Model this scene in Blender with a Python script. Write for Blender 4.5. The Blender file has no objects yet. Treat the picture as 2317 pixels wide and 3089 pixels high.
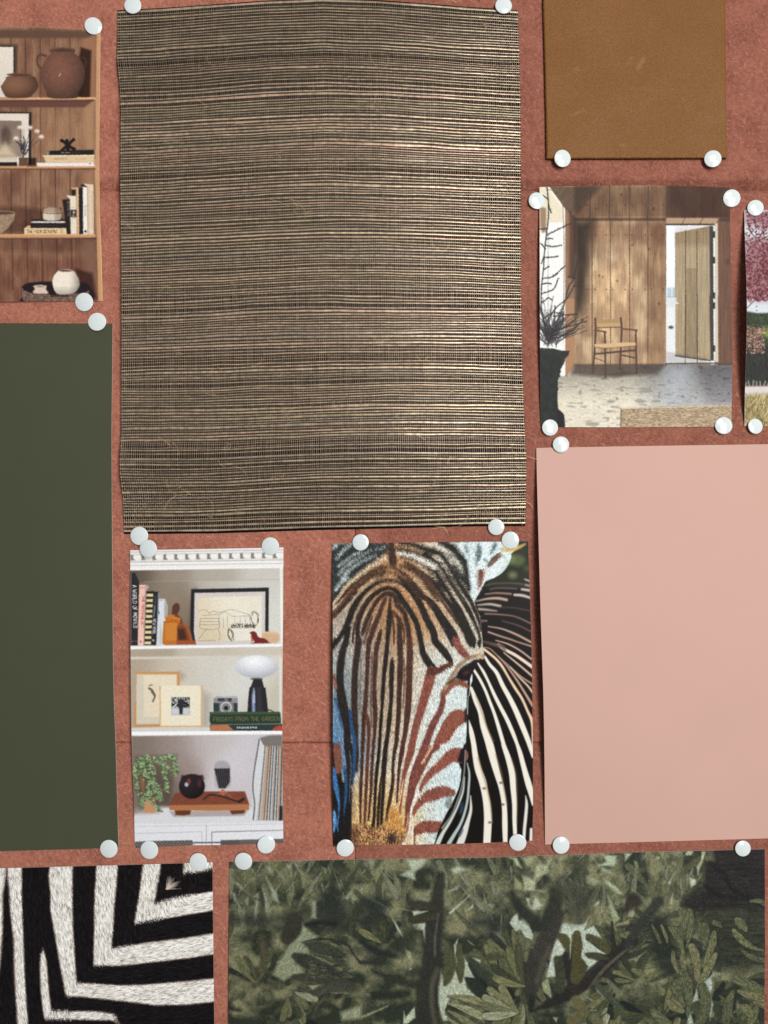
import bpy, math, random
import numpy as np
from mathutils import Vector

# ---------------------------------------------------------------- camera, world, lamps
S = 0.0002                       # metres on the wall per unit of the measuring grid (2317 x 3089)
W0, H0 = 2317.0, 3089.0
D = 0.47                         # camera distance from the felt
ZC = 1.45                        # height of the picture centre above the floor
sc = bpy.context.scene
cam_d = bpy.data.cameras.new('camera'); cam = bpy.data.objects.new('camera', cam_d)
sc.collection.objects.link(cam); sc.camera = cam
cam.location = (0, -D, ZC); cam.rotation_euler = (math.radians(90), 0, 0)
cam_d.sensor_fit = 'VERTICAL'; cam_d.sensor_height = 24; cam_d.lens = 24*D/(H0*S)
cam_d.clip_start = 0.01; cam_d.clip_end = 50
wd = bpy.data.worlds.new('World'); sc.world = wd; wd.use_nodes = True
bg = wd.node_tree.nodes['Background']; bg.inputs[0].default_value = (0.93, 0.96, 1.0, 1); bg.inputs[1].default_value = 0.19

def area(name, loc, target, sx, sy, power, color):
    l = bpy.data.lights.new(name, 'AREA'); l.shape = 'RECTANGLE'; l.size = sx; l.size_y = sy
    l.energy = power; l.color = color
    o = bpy.data.objects.new(name, l); sc.collection.objects.link(o); o.location = loc
    o.rotation_euler = (Vector(target)-Vector(loc)).to_track_quat('-Z', 'Y').to_euler()
    return o
# a two-pane window on the right, plus an added soft fill light above the camera
WD = Vector((0.88, -1.95, ZC+0.16))
for sx in (-0.155, 0.155):
    area('window_pane', WD+Vector((sx*0.91, sx*0.41, 0)), (0, 0, ZC), 0.26, 0.95, 17.5, (1.0, 0.985, 0.96))
area('soft_fill', (0.42, -1.35, ZC+0.70), (-0.1, 0, ZC), 0.45, 0.45, 8.8, (1.0, 0.985, 0.96))
sc.view_settings.view_transform = 'Standard'; sc.view_settings.look = 'None'
sc.view_settings.exposure = 0; sc.view_settings.gamma = 1; sc.view_settings.use_curve_mapping = False
sc.render.resolution_x = 768; sc.render.resolution_y = 1024

# ---------------------------------------------------------------- helpers
def wpos(px, py, h):
    """grid position + height above the felt (metres) -> world"""
    k = (1 - h/D)
    return np.stack([(px-W0/2)*S*k, -h, ZC+(H0/2-py)*S*k], -1)

def lin(c):
    c = np.clip(np.asarray(c, float)/255.0, 0, 1)
    return np.where(c <= 0.04045, c/12.92, ((c+0.055)/1.055)**2.4)
def linc(*c): return tuple(lin(c))+(1.0,)

def tag(o, label=None, cat=None, group=None, kind=None):
    if label: o['label'] = label
    if cat: o['category'] = cat
    if group: o['group'] = group
    if kind: o['kind'] = kind
    return o

def raw_mesh(name, V, quads, mats=(), midx=None, col=None, smooth=True, parent=None, tris=None):
    me = bpy.data.meshes.new(name)
    V = np.ascontiguousarray(V, np.float32).reshape(-1, 3)
    q = np.asarray(quads, np.int32).reshape(-1, 4)
    me.vertices.add(len(V)); me.vertices.foreach_set('co', V.ravel())
    nl = q.size; me.loops.add(nl); me.loops.foreach_set('vertex_index', q.ravel())
    me.polygons.add(len(q))
    me.polygons.foreach_set('loop_start', np.arange(0, nl, 4, dtype=np.int32))
    if midx is not None: me.polygons.foreach_set('material_index', np.asarray(midx, np.int32))
    me.polygons.foreach_set('use_smooth', np.full(len(q), smooth, bool))
    for m in mats: me.materials.append(m)
    if col is not None:
        a = me.color_attributes.new('Col', 'FLOAT_COLOR', 'POINT')
        c4 = np.ones((len(V), 4), np.float32); c4[:, :3] = np.asarray(col).reshape(-1, 3)
        a.data.foreach_set('color', c4.ravel())
    me.update(calc_edges=True); me.validate()
    o = bpy.data.objects.new(name, me); sc.collection.objects.link(o)
    if parent: o.parent = parent
    return o

def grid_quads(nr, nc, off=0, flip=False):
    i = np.arange(nr*nc).reshape(nr, nc)+off
    a, b, c, d = i[:-1, :-1], i[:-1, 1:], i[1:, 1:], i[1:, :-1]
    q = np.stack([a, d, c, b] if not flip else [a, b, c, d], -1)
    return q.reshape(-1, 4)

def hashn(i, j, seed):
    n = (i*374761393 + j*668265263 + seed*974634777) & 0xffffffff
    n = ((n ^ (n >> 13))*1274126177) & 0xffffffff
    return ((n ^ (n >> 16)) & 0xffff)/65535.0
def vnoise(x, y, seed=0):
    x = np.asarray(x, float); y = np.asarray(y, float)
    xi = np.floor(x).astype(np.int64); yi = np.floor(y).astype(np.int64)
    fx = x-xi; fy = y-yi; fx = fx*fx*(3-2*fx); fy = fy*fy*(3-2*fy)
    a = hashn(xi, yi, seed); b = hashn(xi+1, yi, seed); c = hashn(xi, yi+1, seed); d = hashn(xi+1, yi+1, seed)
    return (a*(1-fx)+b*fx)*(1-fy)+(c*(1-fx)+d*fx)*fy
def fbm(x, y, seed=0, oc=3):
    s = 0; a = 0.5; t = 0
    for k in range(oc):
        s = s+a*vnoise(x*2**k, y*2**k, seed+k*17); t += a; a *= 0.55
    return s/t

def spline(P, n=7):
    """Catmull-Rom through rows of P (any number of columns)"""
    P = np.asarray(P, float)
    if len(P) < 3: 
        t = np.linspace(0, 1, n+1)[:, None]; return P[0]*(1-t)+P[-1]*t
    Q = np.vstack([2*P[0]-P[1], P, 2*P[-1]-P[-2]]); out = []
    t = np.linspace(0, 1, n, endpoint=False)[:, None]
    for i in range(1, len(Q)-2):
        p0, p1, p2, p3 = Q[i-1], Q[i], Q[i+1], Q[i+2]
        out.append(0.5*(2*p1+(p2-p0)*t+(2*p0-5*p1+4*p2-p3)*t*t+(3*p1-p0-3*p2+p3)*t**3))
    out.append(P[-1:]); return np.vstack(out)

FONT = {
'A':'0,0 .3,1 .6,0;.1,.35 .5,.35','B':'0,0 0,1 .4,1 .5,.8 .4,.55 0,.55;.4,.55 .55,.3 .45,0 0,0','C':'.55,.85 .35,1 .1,.85 0,.5 .1,.15 .35,0 .55,.15',
'D':'0,0 0,1 .3,1 .55,.75 .55,.25 .3,0 0,0','E':'.5,0 0,0 0,1 .5,1;0,.5 .4,.5','F':'0,0 0,1 .5,1;0,.5 .4,.5','G':'.55,.85 .35,1 .1,.85 0,.5 .1,.15 .35,0 .55,.15 .55,.45 .35,.45',
'H':'0,0 0,1;.55,0 .55,1;0,.5 .55,.5','I':'.15,0 .15,1','K':'0,0 0,1;.5,1 0,.5 .55,0','L':'0,1 0,0 .45,0','M':'0,0 .05,1 .35,.3 .65,1 .7,0','N':'0,0 0,1 .55,0 .55,1',
'O':'.3,0 .05,.2 0,.5 .05,.8 .3,1 .55,.8 .6,.5 .55,.2 .3,0','P':'0,0 0,1 .4,1 .55,.75 .4,.5 0,.5','R':'0,0 0,1 .4,1 .55,.75 .4,.5 0,.5;.3,.5 .55,0','S':'.5,.85 .3,1 .05,.85 .1,.6 .45,.4 .5,.15 .3,0 0,.15',
'T':'.3,0 .3,1;0,1 .6,1','U':'0,1 0,.2 .2,0 .4,0 .55,.2 .55,1','V':'0,1 .3,0 .6,1','W':'0,1 .2,0 .4,.8 .6,0 .8,1','X':'0,0 .55,1;0,1 .55,0','Y':'0,1 .3,.5 .6,1;.3,.5 .3,0',' ':''}
FW = {'M':.9, 'W':1.0, 'I':.45, ' ':.45}

class Paint:
    """a printed picture, kept as colours on a regular grid that ends up in the mesh's vertices"""
    def __init__(s, x0, y0, x1, y1, q, base):
        s.x0, s.y0, s.q = x0, y0, q
        s.nx = int((x1-x0)/q)+1; s.ny = int((y1-y0)/q)+1
        s.C = np.empty((s.ny, s.nx, 3)); s.C[:] = base
        s.X, s.Y = np.meshgrid(x0+np.arange(s.nx)*q, y0+np.arange(s.ny)*q)
        s.f = (0, 0, 1)
    def frame(s, ox, oy, k): s.f = (ox, oy, 1.0/k); return s
    def T(s, P):
        P = np.array(P, float); P[:, 0] = s.f[0]+P[:, 0]*s.f[2]; P[:, 1] = s.f[1]+P[:, 1]*s.f[2]
        if P.shape[1] > 2: P[:, 2] *= s.f[2]
        return P
    def win(s, x0, y0, x1, y1):
        i0 = max(0, int((x0-s.x0)/s.q)-1); i1 = min(s.nx, int((x1-s.x0)/s.q)+3)
        j0 = max(0, int((y0-s.y0)/s.q)-1); j1 = min(s.ny, int((y1-s.y0)/s.q)+3)
        if i1 <= i0 or j1 <= j0: return None
        return slice(j0, j1), slice(i0, i1)
    def blend(s, w, a, col):
        if callable(col): col = col(s.X[w], s.Y[w])
        s.C[w] = s.C[w]*(1-a[..., None])+np.asarray(col, float)*a[..., None]
    def poly_mask(s, P, soft):
        m = soft+s.q
        w = s.win(P[:, 0].min()-m, P[:, 1].min()-m, P[:, 0].max()+m, P[:, 1].max()+m)
        if w is None: return None, None
        x, y = s.X[w], s.Y[w]; d = np.full(x.shape, 1e9); ins = np.zeros(x.shape, bool)
        n = len(P)
        for i in range(n):
            ax, ay = P[i]; bx, by = P[(i+1) % n]; ex, ey = bx-ax, by-ay
            L = ex*ex+ey*ey+1e-9
            t = np.clip(((x-ax)*ex+(y-ay)*ey)/L, 0, 1)
            d = np.minimum(d, (x-ax-t*ex)**2+(y-ay-t*ey)**2)
            if ay != by:
                c = ((ay > y) != (by > y)) & (x < (bx-ax)*(y-ay)/(by-ay)+ax); ins ^= c
        d = np.sqrt(d); d = np.where(ins, -d, d)
        return w, np.clip(0.5-d/(soft+s.q), 0, 1)
    def poly(s, pts, col, soft=0.0, smooth=False, op=1.0):
        P = s.T(pts)
        if smooth: P = spline(np.vstack([P, P[:1]]), 5)[:-1]
        w, a = s.poly_mask(P[:, :2], soft)
        if w is not None: s.blend(w, a*op, col)
    def rect(s, x0, y0, x1, y1, col, soft=0.0, op=1.0): s.poly([(x0, y0), (x1, y0), (x1, y1), (x0, y1)], col, soft, op=op)
    def ell(s, cx, cy, rx, ry, col, soft=0.0, op=1.0, rot=0.0):
        c, sn = math.cos(rot), math.sin(rot); t = np.linspace(0, 2*math.pi, 25)[:-1]
        s.poly([(cx+rx*math.cos(a)*c-ry*math.sin(a)*sn, cy+rx*math.cos(a)*sn+ry*math.sin(a)*c) for a in t], col, soft, op=op)
    def ball(s, cx, cy, rx, ry, c0, c1, lx=-.35, ly=-.4, soft=0.0):
        """an ellipse going from colour c0 at (lx,ly) to c1 at its far rim"""
        k = s.f
        X0, Y0 = k[0]+(cx+lx*rx)*k[2], k[1]+(cy+ly*ry)*k[2]
        RX, RY = rx*k[2]*1.45, ry*k[2]*1.45
        def f(x, y):
            t = np.clip(np.hypot((x-X0)/RX, (y-Y0)/RY), 0, 1)[..., None]**1.4
            return np.array(c0)*(1-t)+np.array(c1)*t
        s.ell(cx, cy, rx, ry, f, soft)
    def stroke_src(s, P, col, soft=0.0, op=1.0, n=5, smooth=True):
        """P rows (x,y,width) in grid units"""
        if smooth and len(P) > 2: P = spline(P, n)
        R = np.maximum(P[:, 2], 0)/2; m = R.max()+soft+s.q
        w = s.win(P[:, 0].min()-m, P[:, 1].min()-m, P[:, 0].max()+m, P[:, 1].max()+m)
        if w is None: return
        d = np.full(s.X[w].shape, 1e9); oj, oi = w[0].start, w[1].start
        for i in range(len(P)-1):
            (ax, ay), (bx, by) = P[i, :2], P[i+1, :2]; ra, rb = R[i], R[i+1]
            mm = max(ra, rb)+soft+s.q
            v = s.win(min(ax, bx)-mm, min(ay, by)-mm, max(ax, bx)+mm, max(ay, by)+mm)
            if v is None: continue
            x, y = s.X[v], s.Y[v]; ex, ey = bx-ax, by-ay; L = ex*ex+ey*ey+1e-9
            t = np.clip(((x-ax)*ex+(y-ay)*ey)/L, 0, 1)
            dd = np.hypot(x-ax-t*ex, y-ay-t*ey)-(ra+(rb-ra)*t)
            vv = (slice(v[0].start-oj, v[0].stop-oj), slice(v[1].start-oi, v[1].stop-oi))
            d[vv] = np.minimum(d[vv], dd)
        thin = np.clip(2*R.max()/s.q, .15, 1) if R.max()*2 < s.q else 1
        s.blend(w, np.clip(0.5-d/(soft+s.q), 0, 1)*op*thin, col)
    def stroke(s, pts, col, width=None, soft=0.0, op=1.0, smooth=True):
        P = np.array([tuple(p)+((width,) if len(p) == 2 else ()) for p in pts], float)
        s.stroke_src(s.T(P), col, soft, op, smooth=smooth)
    def tone(s, x0, y0, x1, y1, amp, sx, sy, seed=0, oc=3, tint=(1, 1, 1), op=None):
        """multiply a rectangle with noise (wood grain, paper mottling)"""
        P = s.T([(x0, y0), (x1, y1)]); w = s.win(P[0, 0], P[0, 1], P[1, 0], P[1, 1])
        if w is None: return
        n = (fbm(s.X[w]/sx, s.Y[w]/sy, seed, oc)-0.5)*2*amp
        s.C[w] = np.clip(s.C[w]*(1+n[..., None]*np.array(tint)), 0, 255)
    def shade(s, pts, f, soft=10):
        """pictured light or shade: multiply inside a soft polygon"""
        w, a = s.poly_mask(s.T(pts), soft*s.f[2])
        if w is not None: s.C[w] = np.clip(s.C[w]*(1+a[..., None]*(np.asarray(f, float)-1)), 0, 255)
    def text(s, t, x, y, h, col, ang=0, wd=None, sp=1.0, soft=0):
        """stroke lettering, baseline start x,y; ang clockwise degrees"""
        a = math.radians(ang); ca, sa = math.cos(a), math.sin(a); cx = 0; wd = wd or h*.14
        for ch in t:
            for pl in FONT[ch].split(';'):
                if not pl: continue
                pts = []
                for p in pl.split():
                    u, v = map(float, p.split(',')); u = (u*sp+cx)*h; v = v*h
                    pts.append((x+u*ca+v*sa, y+u*sa-v*ca, wd))
                s.stroke(pts, col, smooth=False, soft=soft)
            cx += (FW.get(ch, .75))*sp
    def scatter(s, jx, jy, seed=1, mask=None):
        """pull colours from a random nearby place: furry, grainy edges. jx, jy arrays or numbers"""
        r = np.random.RandomState(seed); k = r.rand(s.ny, s.nx)-.5; k2 = r.rand(s.ny, s.nx)-.5
        if not np.isscalar(jx): ox = jx*k; oy = jy*k
        else: ox = jx*k; oy = jy*k2
        I = np.clip(np.arange(s.nx)[None]+ox/s.q, 0, s.nx-1).astype(int); J = np.clip(np.arange(s.ny)[:, None]+oy/s.q, 0, s.ny-1).astype(int)
        N = s.C[J, I]
        s.C = N if mask is None else s.C*(1-mask[..., None])+N*mask[..., None]
    def grain(s, amp, seed=3, mask=None):
        r = np.random.RandomState(seed); n = (r.rand(s.ny, s.nx)-.5)*2*amp
        if mask is not None: n = n*mask
        s.C = np.clip(s.C*(1+n[..., None]), 0, 255)
    def hair(s, dx, dy, amp, seed=1, mask=None, taps=7, q=1.0):
        """noise drawn out along a direction field: lies like short hair"""
        r = np.random.RandomState(seed); n = r.rand(s.ny, s.nx); L = np.hypot(dx, dy)+1e-6; ux, uy = dx/L, dy/L; a = 0
        I0, J0 = np.meshgrid(np.arange(s.nx), np.arange(s.ny))
        for t in np.linspace(-taps/2, taps/2, taps+1):
            I = np.clip(I0+ux*t*q, 0, s.nx-1).astype(int); J = np.clip(J0+uy*t*q, 0, s.ny-1).astype(int); a = a+n[J, I]
        a = (a/(taps+1)-.5)*math.sqrt(taps+1)*1.6
        if mask is not None: a = a*mask
        s.C = np.clip(s.C*(1+np.clip(a*amp, -.8, .9)[..., None]), 0, 250)
    def blur(s, k=1):
        for _ in range(k):
            C = np.pad(s.C, ((1, 1), (1, 1), (0, 0)), 'edge')
            s.C = (C[1:-1, 1:-1]*2+C[:-2, 1:-1]+C[2:, 1:-1]+C[1:-1, :-2]+C[1:-1, 2:])/6
    def sample(s, px, py):
        fx = np.clip((px-s.x0)/s.q, 0, s.nx-1.001); fy = np.clip((py-s.y0)/s.q, 0, s.ny-1.001)
        i = fx.astype(int); j = fy.astype(int); a = (fx-i)[..., None]; b = (fy-j)[..., None]
        C = s.C
        return (C[j, i]*(1-a)+C[j, i+1]*a)*(1-b)+(C[j+1, i]*(1-a)+C[j+1, i+1]*a)*b

def coons(top, bottom, left, right, u, v):
    """edges: lists of (x,y); u along x, v down"""
    def ev(E, t, ax):
        E = np.array(E, float); k = (E[:, ax]-E[0, ax])/(E[-1, ax]-E[0, ax])
        return np.stack([np.interp(t, k, E[:, 0]), np.interp(t, k, E[:, 1])], -1)
    U, V = np.meshgrid(u, v); T = ev(top, u, 0)[None]; B = ev(bottom, u, 0)[None]
    L = ev(left, v, 1)[:, None]; R = ev(right, v, 1)[:, None]
    U = U[..., None]; V = V[..., None]
    c00, c10 = np.array(top[0], float), np.array(top[-1], float)
    c01, c11 = np.array(bottom[0], float), np.array(bottom[-1], float)
    return (1-V)*T+V*B+(1-U)*L+U*R-((1-U)*(1-V)*c00+U*(1-V)*c10+(1-U)*V*c01+U*V*c11)

def sheet(name, edges, hf, thick, mats, paint=None, q=1.5, nu=None, nv=None, rough=0.0, parent=None):
    """a thin pinned sheet: finely divided front that carries the print, cut edges and back"""
    top, bottom, left, right = edges
    w = top[-1][0]-top[0][0]; h = left[-1][1]-left[0][1]
    nu = nu or int(w/q); nv = nv or int(h/q)
    u = np.linspace(0, 1, nu); v = np.linspace(0, 1, nv)
    P = coons(top, bottom, left, right, u, v); U, V = np.meshgrid(u, v)
    if rough:
        r = np.random.RandomState(abs(hash(len(name)))%1000)
        for sl, ax, t in ((np.s_[0, :], 1, u*w), (np.s_[-1, :], 1, u*w), (np.s_[:, 0], 0, v*h), (np.s_[:, -1], 0, v*h)):
            P[sl+(ax,)] += rough*(fbm(t/3.0, t*0+ax*7.3, 5, 3)-.5)*2
    Hh = hf(U, V)
    X = wpos(P[..., 0], P[..., 1], Hh)
    Vs = [X.reshape(-1, 3)]; Q = [grid_quads(nv, nu)]; M = [np.zeros(len(Q[0]), int)]
    ring = np.concatenate([np.arange(nu), (np.arange(1, nv)*nu+nu-1), (nu*(nv-1)+np.arange(nu-2, -1, -1)), (np.arange(nv-2, 0, -1)*nu)])
    n0 = nu*nv; rv = X.reshape(-1, 3)[ring]
    low = rv.copy(); low[:, 1] += thick
    Vs += [rv, low]; m = len(ring); a = n0+np.arange(m); b = n0+(np.arange(m)+1) % m
    Q.append(np.stack([a, a+m, b+m, b], -1)[:, ::-1]); M.append(np.ones(m, int))
    n1 = n0+2*m; uu = np.linspace(0, 1, 30); Pb = coons(top, bottom, left, right, uu, uu); UU, VV = np.meshgrid(uu, uu)
    Vs.append(wpos(Pb[..., 0], Pb[..., 1], hf(UU, VV)-thick).reshape(-1, 3)); Q.append(grid_quads(30, 30, n1, True)); M.append(np.ones(29*29, int))
    col = None
    if paint is not None:
        c = lin(paint.sample(P[..., 0], P[..., 1])).reshape(-1, 3)
        col = np.vstack([c, np.full((2*m+900, 3), 0.75)])
    o = raw_mesh(name, np.vstack(Vs), np.vstack(Q), mats, np.concatenate(M), col, parent=parent)
    return o

# ---------------------------------------------------------------- materials
def nodes(name):
    m = bpy.data.materials.new(name); m.use_nodes = True; nt = m.node_tree
    return m, nt, nt.nodes['Principled BSDF']
def N(nt, typ, **kw):
    n = nt.nodes.new(typ)
    for k, v in kw.items():
        if k.startswith('_'): setattr(n, k[1:], v)
        else: n.inputs[k.replace('_', ' ')].default_value = v
    return n
def plain(name, col, rough=0.5, spec=0.5, bump=None):
    m, nt, b = nodes(name); b.inputs['Base Color'].default_value = col; b.inputs['Roughness'].default_value = rough
    b.inputs['Specular IOR Level'].default_value = spec
    tc = nt.nodes.new('ShaderNodeTexCoord')
    n = N(nt, 'ShaderNodeTexNoise', Scale=900.0, Detail=3.0); nt.links.new(tc.outputs['Object'], n.inputs['Vector'])
    mx = nt.nodes.new('ShaderNodeMix'); mx.data_type = 'RGBA'; mx.inputs[6].default_value = tuple(c*.95 for c in col[:3])+(1,); mx.inputs[7].default_value = tuple(min(1, c*1.05) for c in col[:3])+(1,)
    nt.links.new(n.outputs['Fac'], mx.inputs[0]); nt.links.new(mx.outputs[2], b.inputs['Base Color'])
    if bump:
        bp = N(nt, 'ShaderNodeBump', Strength=bump[0], Distance=bump[1]); nt.links.new(n.outputs['Fac'], bp.inputs['Height']); nt.links.new(bp.outputs[0], b.inputs['Normal'])
    return m
def printed(name, rough=0.5, spec=0.35, bump=0.0, coat=0.0):
    m, nt, b = nodes(name); a = N(nt, 'ShaderNodeAttribute', _attribute_name='Col')
    nt.links.new(a.outputs['Color'], b.inputs['Base Color'])
    tc = nt.nodes.new('ShaderNodeTexCoord'); n = N(nt, 'ShaderNodeTexNoise', Scale=1400.0, Detail=2.0)
    nt.links.new(tc.outputs['Object'], n.inputs['Vector'])
    mr = N(nt, 'ShaderNodeMapRange'); mr.inputs[3].default_value = rough-.06; mr.inputs[4].default_value = rough+.06
    nt.links.new(n.outputs['Fac'], mr.inputs[0]); nt.links.new(mr.outputs[0], b.inputs['Roughness'])
    b.inputs['Specular IOR Level'].default_value = spec
    if bump:
        bp = N(nt, 'ShaderNodeBump', Strength=bump, Distance=0.0002); nt.links.new(n.outputs['Fac'], bp.inputs['Height']); nt.links.new(bp.outputs[0], b.inputs['Normal'])
    return m

def felt_material(name, base, dark, light):
    m, nt, b = nodes(name); tc = nt.nodes.new('ShaderNodeTexCoord'); L = nt.links.new
    big = N(nt, 'ShaderNodeTexNoise', Scale=55.0, Detail=4.0, Roughness=0.6); L(tc.outputs['Object'], big.inputs['Vector'])
    mid = N(nt, 'ShaderNodeTexNoise', Scale=420.0, Detail=3.0, Roughness=0.6); L(tc.outputs['Object'], mid.inputs['Vector'])
    fib = []
    for ang, seed in ((12, 0.0), (68, 3.1), (118, 7.7), (155, 9.2)):
        mp = nt.nodes.new('ShaderNodeMapping'); mp.inputs['Rotation'].default_value = (0, math.radians(ang), 0)
        m2 = nt.nodes.new('ShaderNodeMapping'); m2.inputs['Scale'].default_value = (230, 200, 1150); m2.inputs['Location'].default_value = (seed, seed, seed)
        L(tc.outputs['Object'], mp.inputs['Vector']); L(mp.outputs[0], m2.inputs['Vector'])
        n = N(nt, 'ShaderNodeTexNoise', Scale=1.0, Detail=1.5, Distortion=0.45); L(m2.outputs[0], n.inputs['Vector'])
        r = N(nt, 'ShaderNodeMapRange'); r.inputs[1].default_value = .58; r.inputs[2].default_value = .74; L(n.outputs['Fac'], r.inputs[0])
        fib.append(r)
    mx = fib[0]
    for f in fib[1:]:
        k = nt.nodes.new('ShaderNodeMath'); k.operation = 'MAXIMUM'; L(mx.outputs[0], k.inputs[0]); L(f.outputs[0], k.inputs[1]); mx = k
    c1 = nt.nodes.new('ShaderNodeMix'); c1.data_type = 'RGBA'; c1.inputs[6].default_value = dark; c1.inputs[7].default_value = base
    r1 = N(nt, 'ShaderNodeMapRange'); r1.inputs[1].default_value = .36; r1.inputs[2].default_value = .60
    ad = nt.nodes.new('ShaderNodeMath'); ad.operation = 'MULTIPLY_ADD'; ad.inputs[1].default_value = .5
    L(big.outputs['Fac'], ad.inputs[0]); 
    hm = nt.nodes.new('ShaderNodeMath'); hm.operation = 'MULTIPLY'; hm.inputs[1].default_value = .5; L(mid.outputs['Fac'], hm.inputs[0]); L(hm.outputs[0], ad.inputs[2])
    L(ad.outputs[0], r1.inputs[0]); L(r1.outputs[0], c1.inputs[0])
    c2 = nt.nodes.new('ShaderNodeMix'); c2.data_type = 'RGBA'; c2.inputs[7].default_value = light
    sc2 = nt.nodes.new('ShaderNodeMath'); sc2.operation = 'MULTIPLY'; sc2.inputs[1].default_value = .5
    L(mx.outputs[0], sc2.inputs[0]); L(sc2.outputs[0], c2.inputs[0]); L(c1.outputs[2], c2.inputs[6]); L(c2.outputs[2], b.inputs['Base Color'])
    hs = nt.nodes.new('ShaderNodeMath'); hs.operation = 'ADD'; L(mx.outputs[0], hs.inputs[0]); L(mid.outputs['Fac'], hs.inputs[1])
    bp = N(nt, 'ShaderNodeBump', Strength=0.7, Distance=0.0004); L(hs.outputs[0], bp.inputs['Height']); L(bp.outputs[0], b.inputs['Normal'])
    b.inputs['Roughness'].default_value = .95; b.inputs['Specular IOR Level'].default_value = .15
    b.inputs['Sheen Weight'].default_value = .25; b.inputs['Sheen Roughness'].default_value = .5; b.inputs['Sheen Tint'].default_value = light
    return m
# ---------------------------------------------------------------- setting: wall and felt tiles
wm = plain('wall_plaster', (0.5, 0.48, 0.45, 1), .9)
def box(name, x0, x1, y0, y1, z0, z1, m):
    V = [(x, y, z) for x in (x0, x1) for y in (y0, y1) for z in (z0, z1)]
    Q = [(0, 1, 3, 2), (4, 6, 7, 5), (0, 4, 5, 1), (2, 3, 7, 6), (0, 2, 6, 4), (1, 5, 7, 3)]
    return raw_mesh(name, V, Q, (m,), smooth=False)
tag(box('wall', -2, 2, 0.0095, 0.06, 0, 2.6, wm), kind='structure')

def felt_tile(x0, y0, x1, y1, cl, cr, ct, cb, dep, mat, label, seed):
    """chamfer widths per side in grid units; dep depth in metres per side"""
    def ax(a, b, c0, c1):
        return np.unique(np.concatenate([a+np.array([0, .8, 2, 4]), a+np.linspace(4, max(c0*1.4, 8), 8), np.linspace(a+max(c0*1.4, 8), b-max(c1*1.4, 8), 170),
                               b-np.linspace(4, max(c1*1.4, 8), 8), b-np.array([0, .8, 2, 4])]))
    xs, ys = ax(x0, x1, cl, cr), ax(y0, y1, ct, cb)
    X, Y = np.meshgrid(xs, ys)
    def drop(d, c, dp):
        t = np.clip(1-d/c, 0, 1); return dp*t**1.05
    wob = lambda t, k: 1.6*(fbm(t/35.0, t*0+k, seed, 3)-.5)
    h = np.zeros_like(X)
    for dd, c, dp, k in ((X-x0, cl, dep[0], 1.1), (x1-X, cr, dep[1], 2.2), (Y-y0, ct, dep[2], 3.3), (y1-Y, cb, dep[3], 4.4)):
        h = np.minimum(h, -drop(dd+.0, c, dp)*(1+.25*(fbm(X/50, Y/50, seed+3)-.5)))
    h = h+(fbm(X/90, Y/90, seed+5)-.5)*.00025
    X2 = X+wob(Y, 5.5)*((X == x0) | (X == x1)); Y2 = Y+wob(X, 6.6)*((Y == y0) | (Y == y1))
    P = np.stack([(X2-W0/2)*S, -h, ZC+(H0/2-Y2)*S], -1); nr, nc = X.shape
    ring = np.concatenate([np.arange(nc), np.arange(1, nr)*nc+nc-1, nc*(nr-1)+np.arange(nc-2, -1, -1), np.arange(nr-2, 0, -1)*nc])
    rv = P.reshape(-1, 3)[ring]; low = rv.copy(); low[:, 1] = .009; m = len(ring); n0 = nr*nc
    a = n0+np.arange(m); b = n0+(np.arange(m)+1) % m
    o = raw_mesh('felt_tile', np.vstack([P.reshape(-1, 3), rv, low]), np.vstack([grid_quads(nr, nc), np.stack([a, a+m, b+m, b], -1)[:, ::-1]]), (mat,))
    return tag(o, label, 'felt tile', 'felt wall tiles')
BL, LT = linc(120, 60, 50), linc(214, 150, 130)
f1 = felt_material('terracotta_felt', linc(176, 112, 92), linc(134, 79, 65), LT)
f2 = felt_material('terracotta_felt_dimmed', linc(153, 95, 79), linc(117, 69, 56), linc(190, 132, 112))  # same felt, darker: the dimmer light on the right is put into its colour
g = .8
SX, SY1, SY2 = 1072.0, 571.0, 2243.0
felt_tile(SX-1680, SY1-1680, SX-g, SY1-g, 8, 6, 8, 30, (.001, .0012, .001, .0048), f1, 'terracotta felt tile behind the bookcase print, above the upper horizontal seam', 11)
felt_tile(SX+g, SY1-1680, SX+1680, SY1-g, 14, 6, 8, 30, (.001, .001, .001, .0048), f2, 'terracotta felt tile behind the brown leather swatch', 21)
felt_tile(SX-1680, SY1+g, SX-g, SY2-g, 8, 6, 12, 7, (.001, .0012, .0022, .0012), f1, 'terracotta felt tile behind the olive card and the left half of the grasscloth', 31)
felt_tile(SX+g, SY1+g, SX+1680, SY2-g, 14, 6, 12, 7, (.0014, .001, .0022, .0012), f2, 'terracotta felt tile behind the pink card and the wooden room print', 41)
felt_tile(SX-1680, SY2+g, SX-g, SY2+1680, 8, 7, 28, 8, (.001, .0012, .0012, .001), f1, 'terracotta felt tile behind the zebra hide print, below the lower horizontal seam', 51)
felt_tile(SX+g, SY2+g, SX+1680, SY2+1680, 16, 6, 28, 8, (.0012, .001, .0012, .001), f2, 'terracotta felt tile behind the dark leaf print, below the lower horizontal seam', 61)
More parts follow.
